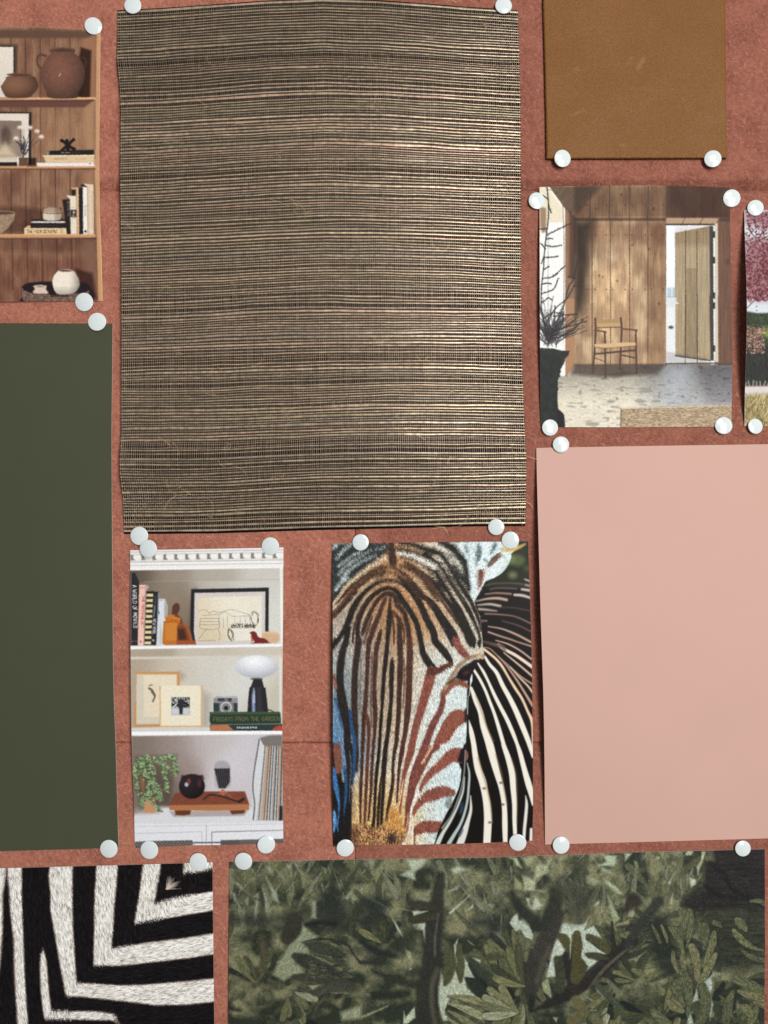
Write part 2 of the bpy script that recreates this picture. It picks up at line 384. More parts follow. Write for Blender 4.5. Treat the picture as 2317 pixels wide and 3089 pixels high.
# ---------------------------------------------------------------- grasscloth swatch
def empty(name, loc=(0, 0, 0)):
    o = bpy.data.objects.new(name, None); sc.collection.objects.link(o); o.location = loc; return o
G_TOP = [(353.5, 31), (492, 24), (650, 12.5), (800, 2), (975, -5), (1140, 0), (1300, 11.5), (1400, 20), (1562, 30.5)]
G_BOT = [(374, 1611), (650, 1609), (960, 1599), (1300, 1591), (1435, 1587.5), (1584.5, 1587)]
G_L = [(353.5, 31), (353.3, 90), (352.7, 181), (357, 217), (361, 271), (364.5, 329), (363, 430), (362, 530), (365, 760), (366, 972), (365.5, 1225), (366, 1300), (361, 1372), (361, 1427), (370, 1499), (374, 1611)]
G_R = [(1562, 30.5), (1566.7, 163), (1570, 298), (1571, 794), (1576, 1128), (1583.6, 1300), (1588, 1396), (1586.5, 1473), (1584.5, 1587)]
def g_h(U, V):
    b = np.sin(np.pi*np.clip(V, 0, 1))
    h = .0007+.0022*b**.8+.0012*np.exp(-((V-.0)/.05)**2)*np.sin(np.pi*U)
    rr = np.clip((U-.45)/.55, 0, 1); h = h+.0095*(1-rr**2.2)*np.clip(b*2.2, 0, 1)*np.clip(.25+U*3, 0, 1)
    curl = np.exp(-U/.035)
    h = h+curl*(.0012*np.exp(-((V-.10)/.04)**2)+.0014*np.exp(-((V-.36)/.05)**2)+.0022*np.exp(-((V-.86)/.05)**2))
    h = h+.0012*np.exp(-(1-U)/.05)*np.exp(-((V-.9)/.04)**2)
    h = h+.0006*(fbm(U*5+3, V*7, 71)-.5)
    return h
gr = empty('grasscloth_swatch', wpos(np.array(968.), np.array(810.), np.array(.0005)))
tag(gr, 'large woven grasscloth swatch in tan and black horizontal strands, tallest sample on the board', 'fabric swatch')
gloc = np.array(gr.location)
back_m = plain('black_paper', (0.005, 0.004, 0.003, 1), .9, .1)
bk = sheet('paper_backing', (G_TOP, G_BOT, G_L, G_R), lambda U, V: g_h(U, V)-.00035, .0002, (back_m, back_m), nu=120, nv=150)
def reparent(o, p):
    co = np.empty(len(o.data.vertices)*3, np.float32); o.data.vertices.foreach_get('co', co)
    co = co.reshape(-1, 3)-np.array(p.location, np.float32); o.data.vertices.foreach_set('co', co.ravel()); o.data.update(); o.parent = p
reparent(bk, gr)

def weave():
    r = np.random.RandomState(8)
    # strand rows: position, half width, colour
    rows = []; y = 3.0; Hs = 1572.0
    while y < Hs-3:
        z = fbm(np.array(y/70.0), np.array(3.3), 5, 3)
        p = r.rand()
        w = r.uniform(2.3, 3.5) if p < .60 else (r.uniform(3.8, 5.6) if p < .90 else r.uniform(1.1, 1.7))
        if z > .56: w *= 1.18
        gap = r.uniform(3.7, 5.2) if r.rand() < .84 else r.uniform(5.4, 9.0)
        if z < .42: gap *= 1.22
        rows.append((y+w/2, w*.97, r.rand(), r.rand())); y += w+gap*1.10
    nt_ = 193; ui = (np.arange(nt_)+.5)/nt_
    ui = ui+(r.rand(nt_)-.5)*.0004
    us = np.sort(np.concatenate([[0.0], ui, (ui[1:]+ui[:-1])/2, [1.0]])); NU = len(us)
    NR = len(rows)
    vy = np.array([a[0] for a in rows])/Hs; ww = np.array([a[1] for a in rows])
    # undulation of each strand
    Ug, Vg = np.meshgrid(us, vy)
    dv = (fbm(Ug*6, Vg*26, 31)-.5)*.0042+(fbm(Ug*16, Vg*90, 32)-.5)*.0011+.0012*np.sin(Ug*9+Vg*14)*(Vg > .55)
    dv *= np.clip(Vg*25, 0, 1)*np.clip((1-Vg)*25, 0, 1)
    Vs = Vg+dv
    P = coons(G_TOP, G_BOT, G_L, G_R, us, vy)
    # move along v by dv (edges are nearly straight down)
    Py = P[..., 1]+dv*Hs; Px = P[..., 0]
    pal = np.array([[182, 160, 134], [166, 149, 120], [190, 159, 136], [156, 141, 123], [200, 178, 150], [163, 145, 124]], float)
    V_, Q_, C_ = [], [], []; off = 0
    wj = 1+(fbm(Ug*22, Vg*300, 44)-.5)*.6
    wj = np.where(fbm(Ug*7, Vg*400, 46, 2) > .80, wj*1.3, wj)
    hb = g_h(Ug, Vs)
    prof = [(-1, -.10), (-.6, .20), (.0, .27), (.6, .20), (1, -.10)]
    k = len(prof)
    cid = (np.array([a[2] for a in rows])*6).astype(int)
    base = pal[cid][:, None, :]
    tint = (fbm(Ug*9, Vg*500, 51)[..., None]-.5)
    alt = pal[((np.array([a[3] for a in rows])*6).astype(int))][:, None, :]
    mixk = np.clip((fbm(Ug*4, Vg*320, 52)-.45)*3, 0, 1)[..., None]
    colr = (base*(1-mixk)+alt*mixk)*(1+tint*.3)
    colr = colr*(1+(vnoise(Ug*190, Vg*900, 57)[..., None]-.5)*.36)
    XX = np.empty((NR, NU, k, 3)); CC = np.empty((NR, NU, k, 3))
    for j, (a, b) in enumerate(prof):
        w = ww[:, None]*wj/2
        XX[:, :, j] = wpos(Px, Py+a*w, hb+b*np.minimum(w, 2.2)*S*1.1)
        CC[:, :, j] = lin(colr*(1-.06*abs(a)))
    idx = np.arange(NR*NU*k).reshape(NR, NU, k)
    Q_.append(np.stack([idx[:, :-1, :-1], idx[:, :-1, 1:], idx[:, 1:, 1:], idx[:, 1:, :-1]], -1).reshape(-1, 4))
    V_.append(XX.reshape(-1, 3)); C_.append(CC.reshape(-1, 3)); off += NR*NU*k
    # warp threads: over one strand, under the next
    ti = np.array([np.argmin(abs(us-u)) for u in ui]); nT = len(ti)
    ycr = Py[:, ti]; xcr = Px[:, ti]; hcr = hb[:, ti]; wcr = (ww[:, None]*wj)[:, ti]
    par = ((np.arange(NR)[:, None]+np.arange(nT)[None]) % 2)
    NV = NR*2+1; ty = np.empty((NV, nT)); tx = np.empty((NV, nT)); th = np.empty((NV, nT))
    jig = (fbm(np.arange(nT)[None]*3.7+np.zeros((NR, 1)), vy[:, None]*18+np.zeros((1, nT)), 61, 2)-.5)*2.4
    ty[1::2] = ycr; tx[1::2] = xcr+jig; th[1::2] = hcr+np.where(par == 0, np.minimum(wcr/2, 2.2)*.27*S*1.1+.00008, -.00012)
    ty[2:-1:2] = (ty[1:-2:2]+ty[3::2])/2; tx[2:-1:2] = (tx[1:-2:2]+tx[3::2])/2; th[2:-1:2] = (hcr[1:]+hcr[:-1])/2+.00003
    ex = r.uniform(1.0, 3.6, nT)
    ty[0] = ty[1]-ex; tx[0] = tx[1]; th[0] = th[1]; ty[-1] = ty[-2]+r.uniform(.8, 2.4, nT); tx[-1] = tx[-2]; th[-1] = th[-2]
    hw = .47*(1+(r.rand(nT)-.5)*.2)[None]
    X3 = np.stack([wpos(tx-hw, ty, th-.00006), wpos(tx, ty, th+.00005), wpos(tx+hw, ty, th-.00006)], 2)
    i3 = off+np.arange(NV*nT*3).reshape(NV, nT, 3)
    Q_.append(np.stack([i3[:-1, :, :-1], i3[1:, :, :-1], i3[1:, :, 1:], i3[:-1, :, 1:]], -1).reshape(-1, 4))
    tc = np.array([184, 161, 136.])*(1+(r.rand(1, nT, 1)-.5)*.10)*(1+(fbm(tx/9, ty/30, 66)[..., None]-.5)*.3)
    V_.append(X3.reshape(-1, 3)); C_.append(np.repeat(lin(tc)[:, :, None], 3, 2).reshape(-1, 3)); off += NV*nT*3
    # stray fibres
    spots = [(420, 455, 40), (470, 470, 60), (650, 190, 50), (880, 620, 70), (1010, 400, 40), (1150, 205, 60), (870, 605, 46), (1120, 320, 40), (560, 1495, 110), (600, 1500, 90), (690, 1410, 60), (540, 1500, 70),
             (1280, 1480, 50), (1365, 1375, 30), (1368, 1378, 26), (1450, 1430, 60), (470, 1325, 60), (500, 1330, 70), (1575, 1370, 60), (1240, 1310, 50), (900, 1230, 60), (1500, 640, 50), (760, 1100, 40), (1330, 760, 60),
             (1480, 75, 30), (1310, 1590, 60), (1350, 1590, 80), (1380, 8, 40), (1450, 10, 60), (1570, 50, 20), (1575, 1520, 40), (1560, 1560, 40)]
    for k in range(70):
        vv = r.rand(); e = G_L if r.rand() < .5 else G_R; E_ = np.array(e, float); kk = (E_[:, 1]-E_[0, 1])/(E_[-1, 1]-E_[0, 1]); spots.append((float(np.interp(vv, kk, E_[:, 0])), float(np.interp(vv, kk, E_[:, 1])), r.uniform(5, 14)))
    for k in range(60): spots.append((r.uniform(380, 1560), r.uniform(40, 1570), r.uniform(10, 34)))
    for (x0, y0, ln) in spots:
        for kx in range(2):
            a = r.uniform(-.5, .5)+(math.pi if r.rand() < .5 else 0) if y0 > 20 else -r.uniform(1.0, 1.9); c = r.uniform(-2.4, 2.4); n = 12; t = np.linspace(0, 1, n)
            xx = x0+r.uniform(-6, 6)+ln*np.cumsum(np.cos(a+c*t))/n; yy = y0+r.uniform(-5, 5)+ln*np.cumsum(np.sin(a+c*t))/n
            uu_ = (x0-365)/1210; hh = float(g_h(np.array(np.clip(uu_, 0, 1)), np.array(np.clip((y0-20)/1575, 0, 1))))+.0003+.0007*np.sin(np.pi*t)+np.zeros(n)
            nx, ny = -np.sin(a+c*t), np.cos(a+c*t); hw2 = .38
            F = np.stack([wpos(xx-nx*hw2, yy-ny*hw2, hh), wpos(xx, yy, hh+.00007), wpos(xx+nx*hw2, yy+ny*hw2, hh)], 1)
            fi = off+np.arange(n*3).reshape(n, 3)
            Q_.append(np.stack([fi[:-1, :-1], fi[:-1, 1:], fi[1:, 1:], fi[1:, :-1]], -1).reshape(-1, 4))
            V_.append(F.reshape(-1, 3)); C_.append(np.tile(lin(np.array([205, 178, 130.])), (n*3, 1))); off += n*3
    m, nt, b = nodes('woven_grass'); at = N(nt, 'ShaderNodeAttribute', _attribute_name='Col'); nt.links.new(at.outputs['Color'], b.inputs['Base Color'])
    b.inputs['Roughness'].default_value = .36; b.inputs['Specular IOR Level'].default_value = .8; b.inputs['Metallic'].default_value = .5
    tcn = nt.nodes.new('ShaderNodeTexCoord'); mp = nt.nodes.new('ShaderNodeMapping'); mp.inputs['Scale'].default_value = (300, 900, 5000)
    nz = N(nt, 'ShaderNodeTexNoise', Scale=1.0, Detail=2.0); nt.links.new(tcn.outputs['Object'], mp.inputs['Vector']); nt.links.new(mp.outputs[0], nz.inputs['Vector'])
    bp = N(nt, 'ShaderNodeBump', Strength=.2, Distance=.00005); nt.links.new(nz.outputs['Fac'], bp.inputs['Height']); nt.links.new(bp.outputs[0], b.inputs['Normal'])
    o = raw_mesh('woven_strands', np.vstack(V_), np.vstack(Q_), (m,), col=np.vstack(C_))
    reparent(o, gr)
weave()

# ---------------------------------------------------------------- plain cards and leather
white_edge = plain('paper_core', (0.72, 0.69, 0.64, 1), .8)
def card_material(name, col, rough, spec, mott):
    m, nt, b = nodes(name); tc = nt.nodes.new('ShaderNodeTexCoord'); L = nt.links.new
    n = N(nt, 'ShaderNodeTexNoise', Scale=14.0, Detail=5.0, Roughness=.55); L(tc.outputs['Object'], n.inputs['Vector'])
    mx = nt.nodes.new('ShaderNodeMix'); mx.data_type = 'RGBA'
    mx.inputs[6].default_value = tuple(c*(1-mott) for c in col[:3])+(1,); mx.inputs[7].default_value = tuple(min(1, c*(1+mott)) for c in col[:3])+(1,)
    L(n.outputs['Fac'], mx.inputs[0]); L(mx.outputs[2], b.inputs['Base Color'])
    n2 = N(nt, 'ShaderNodeTexNoise', Scale=1100.0, Detail=3.0); L(tc.outputs['Object'], n2.inputs['Vector'])
    bp = N(nt, 'ShaderNodeBump', Strength=.12, Distance=.0001); L(n2.outputs['Fac'], bp.inputs['Height']); L(bp.outputs[0], b.inputs['Normal'])
    b.inputs['Roughness'].default_value = rough; b.inputs['Specular IOR Level'].default_value = spec
    return m
olive = card_material('olive_paint', linc(69, 71, 52), .5, .3, .10)
pink = card_material('pink_paint', linc(198, 160, 147), .6, .12, .05)
o = sheet('paint_card', ([(-560, 974), (0, 974.5), (200, 975.5), (340, 976)], [(-560, 2584), (0, 2568), (200, 2562), (358, 2547+11)],
      [(-560, 974), (-560, 2584)], [(340, 976), (339, 1045), (338.3, 1153), (336.5, 1298), (338, 1600), (341, 1980), (343.3, 2100), (349, 2250), (353, 2400), (358, 2558)]),
      lambda U, V: .0006+.0018*np.sin(np.pi*V)**.9+.0009*np.sin(np.pi*V)*(fbm(U*3, V*4, 5)-.5), .0006, (olive, white_edge), nu=120, nv=240, rough=.5)
tag(o, 'dark olive green painted card with a white cut edge', 'paint card', 'flat colour cards')
o = sheet('paint_card', ([(1618, 1351.5), (1700, 1349.5), (2000, 1344.5), (2317, 1340), (2600, 1336)], [(1644.5, 2547.5), (1900, 2541), (2317, 2529), (2626, 2521)],
      [(1618, 1351.5), (1620, 1450), (1624, 1600), (1631, 1850), (1638.8, 2080), (1641.5, 2200), (1643, 2330), (1644.5, 2547.5)], [(2600, 1336), (2626, 2521)]),
      lambda U, V: 0.0007+.0072*np.sin(np.pi*np.clip(V, 0, 1)**.85)**1.1*np.exp(-U*1.3)+.0008*np.sin(np.pi*V)*(fbm(U*3, V*4, 9)-.5), .0004, (pink, plain('pink_core', linc(214, 160, 142), .7)), nu=150, nv=200, rough=.2)
tag(o, 'plain pale pink painted card below the wooden room print', 'paint card', 'flat colour cards')

def leather():
    m, nt, b = nodes('brown_leather'); tc = nt.nodes.new('ShaderNodeTexCoord'); L = nt.links.new
    def noise(s, d=3.0, r=.55, dist=0.0):
        n = N(nt, 'ShaderNodeTexNoise', Scale=s, Detail=d, Roughness=r, Distortion=dist); L(tc.outputs['Object'], n.inputs['Vector']); return n
    def mix(f, a, c):
        x = nt.nodes.new('ShaderNodeMix'); x.data_type = 'RGBA'
        L(f, x.inputs[0])
        for i, v in ((6, a), (7, c)):
            if isinstance(v, tuple): x.inputs[i].default_value = v
            else: L(v, x.inputs[i])
        return x.outputs[2]
    def rng(o_, a, c, lo=0., hi=1.):
        x = N(nt, 'ShaderNodeMapRange'); x.inputs[1].default_value = a; x.inputs[2].default_value = c; x.inputs[3].default_value = lo; x.inputs[4].default_value = hi; L(o_, x.inputs[0]); return x.outputs[0]
    at = N(nt, 'ShaderNodeAttribute', _attribute_name='Col'); c = at.outputs['Color']
    c = mix(rng(noise(900, 3).outputs['Fac'], .35, .7, 0, .5), c, linc(88, 50, 14))
    sp = noise(190, 2, .5, 1.2); c = mix(rng(sp.outputs['Fac'], .72, .80, 0, .3), c, linc(160, 112, 64))
    L(c, b.inputs['Base Color'])
    v = N(nt, 'ShaderNodeTexVoronoi', Scale=1100.0, _feature='DISTANCE_TO_EDGE'); L(tc.outputs['Object'], v.inputs['Vector'])
    ad = nt.nodes.new('ShaderNodeMath'); ad.operation = 'ADD'; L(rng(v.outputs['Distance'], 0, .3), ad.inputs[0]); L(noise(500, 3).outputs['Fac'], ad.inputs[1])
    bp = N(nt, 'ShaderNodeBump', Strength=.5, Distance=.00022); L(ad.outputs[0], bp.inputs['Height']); L(bp.outputs[0], b.inputs['Normal'])
    b.inputs['Roughness'].default_value = .58; b.inputs['Specular IOR Level'].default_value = .35
    e = plain('raw_leather_edge', linc(92, 52, 24), .9, .2, (.6, .0004))
    lp = Paint(1625, -270, 2200, 485, 2, (124, 80, 24)); t = fbm(lp.X/120, lp.Y/80, 5, 4)[..., None]; k = np.clip((t-.35)*3, 0, 1)*.6+np.clip((lp.Y[..., None]-200)/300, 0, 1)*.4
    lp.C = lp.C*(1-k)+np.array([132, 88, 42.])*k
    rs = np.random.RandomState(6)
    for (x, y, l, w, a, op) in [(1933, 190, 40, 13, -1.0, .8), (1900, 182, 24, 10, -1.1, .6), (1739, 208, 14, 9, -.5, .6), (1745, 338, 46, 12, -.45, .6), (1878, 438, 16, 12, 0, .6), (1764, 378, 18, 4, 1.5, .5), (2062, 298, 9, 8, 0, .5), (1782, 84, 8, 6, 0, .5), (2145, 120, 20, 3, 1.2, .4), (1960, 270, 130, 3, .12, .35), (1990, 240, 90, 2, .5, .25), (2060, 330, 70, 2, -.6, .25)]:
        n = 7; tt = np.linspace(0, 1, n); P = np.stack([x+(tt-.5)*l*math.cos(a)+rs.rand(n)*3-1.5, y+(tt-.5)*l*math.sin(a)+rs.rand(n)*3-1.5, w*(.5+.8*rs.rand(n))*np.sin(np.pi*np.clip(tt, .12, .88))**.5], -1)
        lp.stroke_src(P, (158, 112, 64), 4, op*.8)
    lp.scatter(4, 4, 3)
    def hf(U, V):
        ed = np.minimum(np.minimum(U*555, (1-U)*555), (1-V)*740)
        return .0024-.0007*np.clip(1-ed/5, 0, 1)**1.6+.0003*(fbm(U*4, V*4, 3)-.5)+.0003*np.exp(-((1-V)*740/12)**2)
    o = sheet('leather_swatch', ([(1634, -262), (2184, -262)], [(1649, 478.7), (1800, 478.3), (2192.5, 476.8)],
        [(1634, -262), (1638, 0), (1642, 150), (1646, 320), (1649, 478.7)], [(2184, -262), (2188, 0), (2190, 250), (2192.5, 476.8)]), hf, .0019, (m, e), lp, nu=280, nv=370, rough=.9)
    tag(o, 'thick tan brown leather swatch with pale scuffs and raw edges', 'leather swatch')
leather()

# ---------------------------------------------------------------- thumb tacks
def tack_mat():
    m, nt, b = nodes('white_enamel'); b.inputs['Base Color'].default_value = linc(216, 228, 228)
    b.inputs['Roughness'].default_value = .11; b.inputs['Specular IOR Level'].default_value = .5
    tc = nt.nodes.new('ShaderNodeTexCoord'); n = N(nt, 'ShaderNodeTexNoise', Scale=350.0, Detail=2.0); nt.links.new(tc.outputs['Object'], n.inputs['Vector'])
    bp = N(nt, 'ShaderNodeBump', Strength=.05, Distance=.0003); nt.links.new(n.outputs['Fac'], bp.inputs['Height']); nt.links.new(bp.outputs[0], b.inputs['Normal'])
    n2 = N(nt, 'ShaderNodeTexNoise', Scale=1500.0, Detail=1.0); nt.links.new(tc.outputs['Object'], n2.inputs['Vector'])
    r = N(nt, 'ShaderNodeMapRange'); r.inputs[1].default_value = .72; r.inputs[2].default_value = .76; nt.links.new(n2.outputs['Fac'], r.inputs[0])
    mx = nt.nodes.new('ShaderNodeMix'); mx.data_type = 'RGBA'; mx.inputs[6].default_value = linc(214, 222, 222); mx.inputs[7].default_value = linc(150, 155, 155)
    nt.links.new(r.outputs[0], mx.inputs[0]); nt.links.new(mx.outputs[2], b.inputs['Base Color'])
    return m
TM = tack_mat(); steel = plain('steel', (.5, .5, .5, 1), .3); steel.node_tree.nodes['Principled BSDF'].inputs['Metallic'].default_value = 1
def lathe(name, prof, mats, midx, n=48, parent=None):
    t = np.linspace(0, 2*np.pi, n+1)[:-1]; V = np.array([[(r*math.cos(a), -h, r*math.sin(a)) for a in t] for r, h in prof])
    k = len(prof); i = np.arange(k*n).reshape(k, n); j = np.roll(i, -1, 1)
    Q = np.stack([i[:-1], i[1:], j[1:], j[:-1]], -1)
    return raw_mesh(name, V.reshape(-1, 3), Q.reshape(-1, 4), mats, np.repeat(midx, n), parent=parent)
R = .0052
def head_prof():
    p = []; hc = .0006
    for k in range(0, 15):
        r = R*.955*k/14; p.append((max(r, 1e-5), .0005+hc*(1-(k/14)**2.2)+.0))
    p += [(R*.985, .00042), (R, .00022), (R*.995, .00002), (R*.955, -.00012), (.0007, -.00010)]
    return p
hp = head_prof()
tk0 = empty('thumb_tack')
hd0 = lathe('head', hp, (TM,), [0]*(len(hp)-1), parent=tk0)
pn0 = lathe('pin', [(.00055, -.0001), (.00055, -.006), (.00001, -.0085)], (steel,), [0, 0], 12, parent=tk0)
# x, y, diameter (grid units), height above felt in mm, label
TK = [
(401, 17, 53, 1.9, 'white tack at the top left corner of the grasscloth'),
(1519, 18, 52, 2.0, 'white tack at the top right corner of the grasscloth'),
(282, 79, 53, 1.1, 'white tack on the top right corner of the terracotta pots bookcase print'),
(254.5, 911.5, 57, 1.1, 'white tack on the bottom right corner of the terracotta pots bookcase print'),
(293.5, 971, 57, 1.5, 'white tack on the top right corner of the olive card'),
(1696.5, 478.5, 53, 3.0, 'white tack on the bottom left of the brown leather'),
(2150, 479.5, 52, 3.0, 'white tack on the bottom right of the brown leather'),
(1619, 606, 52, 1.2, 'white tack on the top left corner of the wooden room print'),
(2207, 598.5, 54, 1.3, 'white tack on the top right corner of the wooden room print'),
(2278.5, 627.5, 50, 1.3, 'white tack on the top edge of the garden print'),
(1659, 1290, 51, 1.2, 'white tack on the bottom left corner of the wooden room print'),
(2182.5, 1284, 54, 1.2, 'white tack on the bottom right corner of the wooden room print'),
(2278, 1286, 48, 1.2, 'white tack on the bottom edge of the garden print'),
(1692, 1341, 51, 1.6, 'white tack on the top edge of the pink card'),
(420.5, 1616.5, 57, 1.8, 'white tack under the bottom left corner of the grasscloth, overlapped by another tack'),
(448, 1655.5, 56, 3.2, 'white tack on the top left of the white shelves print, lapping over another tack'),
(816, 1647.5, 56, 1.3, 'white tack on the top right corner of the white shelves print'),
(1088, 1636, 51, 1.3, 'white tack on the top left of the zebra face print'),
(1497, 1590, 50, 1.9, 'white tack at the bottom right of the grasscloth, above the zebra print'),
(1539.5, 1629.5, 54, 1.3, 'white tack on the top right of the zebra face print'),
(329, 2560, 56, 1.5, 'white tack on the bottom right corner of the olive card'),
(451, 2563.5, 57, 1.2, 'white tack on the bottom left corner of the white shelves print'),
(803.5, 2547.5, 55, 1.2, 'white tack on the bottom right corner of the white shelves print'),
(598.5, 2600, 56, 1.2, 'white tack on the top right corner of the zebra hide print'),
(735, 2597.5, 55, 1.2, 'white tack on the top left corner of the dark leaf print'),
(1041.5, 2557.5, 54, 1.3, 'white tack on the bottom left corner of the zebra face print'),
(1562, 2541, 53, 1.3, 'white tack on the bottom right of the zebra face print'),
(1692.5, 2549, 53, 1.7, 'white tack on the bottom left of the pink card'),
(2240.5, 2559, 49, 1.3, 'white tack on the top right of the dark leaf print'),
]
rt = random.Random(4)
for i, (x, y, dm, hh, lb) in enumerate(TK):
    if i == 0: t_, h_, p_ = tk0, hd0, pn0
    else:
        t_ = tk0.copy(); h_ = hd0.copy(); p_ = pn0.copy()
        for c_ in (t_, h_, p_): sc.collection.objects.link(c_)
        h_.parent = t_; p_.parent = t_
    h = hh*.001; t_.location = Vector(wpos(np.array(float(x)), np.array(float(y)), np.array(h)).tolist())
    k = dm/53.0*.985; t_.scale = (k, 1, k)
    t_.rotation_euler = (math.radians(rt.uniform(-6, 6)), rt.uniform(0, 6.28), math.radians(rt.uniform(-6, 6)))
    tag(t_, lb, 'thumb tack', 'white thumb tacks')
# ================================================================ the printed pictures
photo_paper = printed('photo_print', .36, .08, .05)
matte_paper = printed('matte_print', .55, .14, .15)

def parse(t):
    return [tuple(float(c) for c in p.split(',')) for p in t.split()]

# ---------------------------------------------------------------- zebra face
def zebra():
    p = Paint(996, 1626, 1616, 2560, 1.25, (24, 21, 20))
    K = 5.3516
    FR = {'1': (1000, 1630), '2': (1300, 1630), '3': (1000, 1930), '4': (1300, 1930), '5': (1000, 2240), '6': (1300, 2240)}
    def path(t):
        out = []
        for seg in t.split('|'):
            k, pts = seg.strip().split(':'); ox, oy = FR[k.strip()]
            out += [(ox+a[0]/K, oy+a[1]/K)+tuple(c/K for c in a[2:]) for a in parse(pts)]
        return np.array(out)
    def st(t, col, soft=2.5, op=1.0): p.stroke_src(path(t), col, soft, op)
    def pg(t, col, soft=2, smooth=True, op=1):
        p.f = (0, 0, 1); p.poly([tuple(a[:2]) for a in path(t)], col, soft, smooth, op)
    # background: blurred greenery and dark neck
    pg('2:1100,0 1659,0 1659,700 1100,760 900,700', (38, 42, 30), 8)
    for x, y, r, c in ((1400, 320, 120, (96, 110, 62)), (1320, 560, 70, (130, 130, 88)), (1560, 450, 60, (70, 86, 48)), (1250, 300, 110, (112, 126, 78)), (1480, 180, 60, (50, 52, 34))):
        p.frame(1300, 1630, K).ell(x, y, r, r*.8, c, 14, .75)
    # neck stripes (light)
    cream, warm, dim = (232, 226, 212), (226, 196, 150), (170, 140, 122)
    for t, c, s in (
        ('2:1520,630,30 1600,660,40', (225, 205, 200), 4), ('2:840,740,14 1000,700,18 1240,690,18 1420,700,26 1490,710,26', (120, 98, 94), 5), ('2:1530,720,40 1610,740,50', (190, 165, 160), 5),
        ('2:960,790,24 1100,770,28 1380,780,30', (128, 96, 94), 4), ('2:1470,790,50 1610,810,60', (224, 206, 202), 4), ('2:880,870,24 1060,850,36 1290,865,40', (178, 140, 126), 4),
        ('2:1350,880,50 1480,890,60 1610,930,50', (234, 212, 200), 4), ('2:720,985,20 900,945,42 1080,935,56 1220,960,60', (218, 184, 160), 4), ('2:760,1045,24 950,1030,46 1120,1060,50', (226, 208, 190), 5),
        ('2:780,1110,50 900,1120,44 1060,1140,24', (205, 190, 176), 5), ('2:1100,1080,10 1350,1090,24 1610,1140,26', (104, 70, 68), 5), ('2:880,1185,34 1090,1195,30 1360,1230,26 1610,1340,30', (168, 128, 112), 4),
        ('2:820,1300,36 900,1300,30', (170, 130, 124), 5), ('2:1150,1300,14 1400,1370,22 1610,1470,24', (140, 100, 94), 4), ('2:930,1390,24 1150,1430,34 1380,1520,46 1610,1640,46', (216, 176, 150), 3.5),
        ('2:930,1480,36 1100,1540,36 1290,1600,34 1400,1640,30 | 4:1640,110,36', (214, 168, 148), 3.5),
        ('4:1050,10,18 1250,70,28 1450,180,30 1620,310,30', (196, 160, 142), 3), ('4:1090,80,44 1180,150,50 1350,240,56 1500,340,56 1650,450,60', (236, 208, 190), 3), ('4:850,30,20 1000,70,44 1150,110,60 1200,190,30', (112, 84, 74), 8),
        ('4:1180,210,20 1330,330,30 1500,470,34 1650,600,36', (206, 174, 150), 3), ('4:860,120,16 960,150,20 1090,270,22 1280,440,26 1460,600,30 1650,720,30', (176, 140, 118), 3),
        ('4:1280,440,16 1420,600,28 1560,740,34 1650,860,40', (212, 184, 160), 3), ('4:840,140,40 920,200,44 1050,310,44 1150,430,46 1250,600,40 1360,780,50 1470,950,46 1560,1150,46 1640,1350,60 | 6:1660,60,60', (232, 200, 166), 3),
        ('4:1090,270,12 1230,430,26 1380,640,36 1500,830,40 1640,1060,50', (186, 146, 124), 3),
        ('4:870,270,40 950,400,56 1060,530,66 1160,740,76 1260,920,84 1360,1120,92 1450,1330,96 1560,1600,90 | 6:1600,60,80 1659,220,80', cream, 2.5),
        ('4:760,380,26 850,520,50 930,680,46 1020,880,60 1120,1080,66 1230,1290,70 1330,1520,70 | 6:1390,20,60 1440,170,80 1500,400,90 1570,650,110 1620,820,100 1650,1000,50', cream, 2.5),
        ('4:690,480,44 790,640,50 880,820,50 950,1000,54 1020,1180,56 1090,1400,66 1160,1640,70 | 6:1180,60,80 1250,260,100 1310,500,110 1330,750,100 1350,1000,86 1350,1250,76 1360,1500,66', cream, 2.5),
        ('4:650,780,50 720,970,86 800,1170,90 850,1400,110 930,1640,130 | 6:960,80,140 1010,280,130 1070,500,110 1130,700,96 1170,900,90 1190,1100,90 1195,1350,96 1200,1600,80', cream, 2.5),
        ('4:610,1300,20 650,1480,80 | 6:690,20,90 715,200,100 760,420,120 830,620,130 870,800,120 905,1000,130 920,1250,136 905,1610,130', cream, 2.5),
        ('6:1530,860,14 1545,1000,50 1530,1200,56 1510,1400,56 1500,1600,50', (225, 220, 208), 3), ('6:1620,1400,50 1615,1600,56', (225, 220, 210), 3),
        ('6:585,330,16 620,500,34 610,720,40 590,930,40 540,1150,44 470,1330,50 380,1480,60 290,1630,70', (176, 190, 184), 3),
        ('6:640,860,16 645,1080,50 600,1260,70 540,1450,110 470,1640,130', (214, 214, 204), 3), ('6:540,560,20 520,780,30 450,980,40 370,1160,44 290,1310,50 200,1450,60 110,1620,90', (200, 208, 196), 3),
    ):
        dimk = .84 if t[0] == '2' else 1.0; P = path(t); P[:, 2] *= (.8 if t[0] == '2' else .92); p.stroke_src(P, tuple(v*dimk for v in c), s)
    # warm rims on the neck stripes
    for t in ('6:760,240,24 830,480,26 900,720,26 960,1000,26 990,1290,22', '6:1050,200,24 1140,500,24 1170,700,24 1230,1000,22', '6:1300,260,18 1370,500,20 1390,800,20 1390,1300,16', '4:720,900,16 800,1100,24 900,1400,26 1010,1640,26'):
        st(t, (150, 120, 78), 4, .6)
    for x, y in ((860, 740), (950, 1290), (1130, 650), (1160, 1000)): p.frame(1300, 2240, K).ell(x, y, 26, 18, (90, 70, 45), 4, .8)
    pg('6:440,1500 500,1400 520,1420 470,1520', (70, 90, 110), 5); pg('6:480,1000 520,960 520,1100 460,1150', (40, 62, 84), 6)
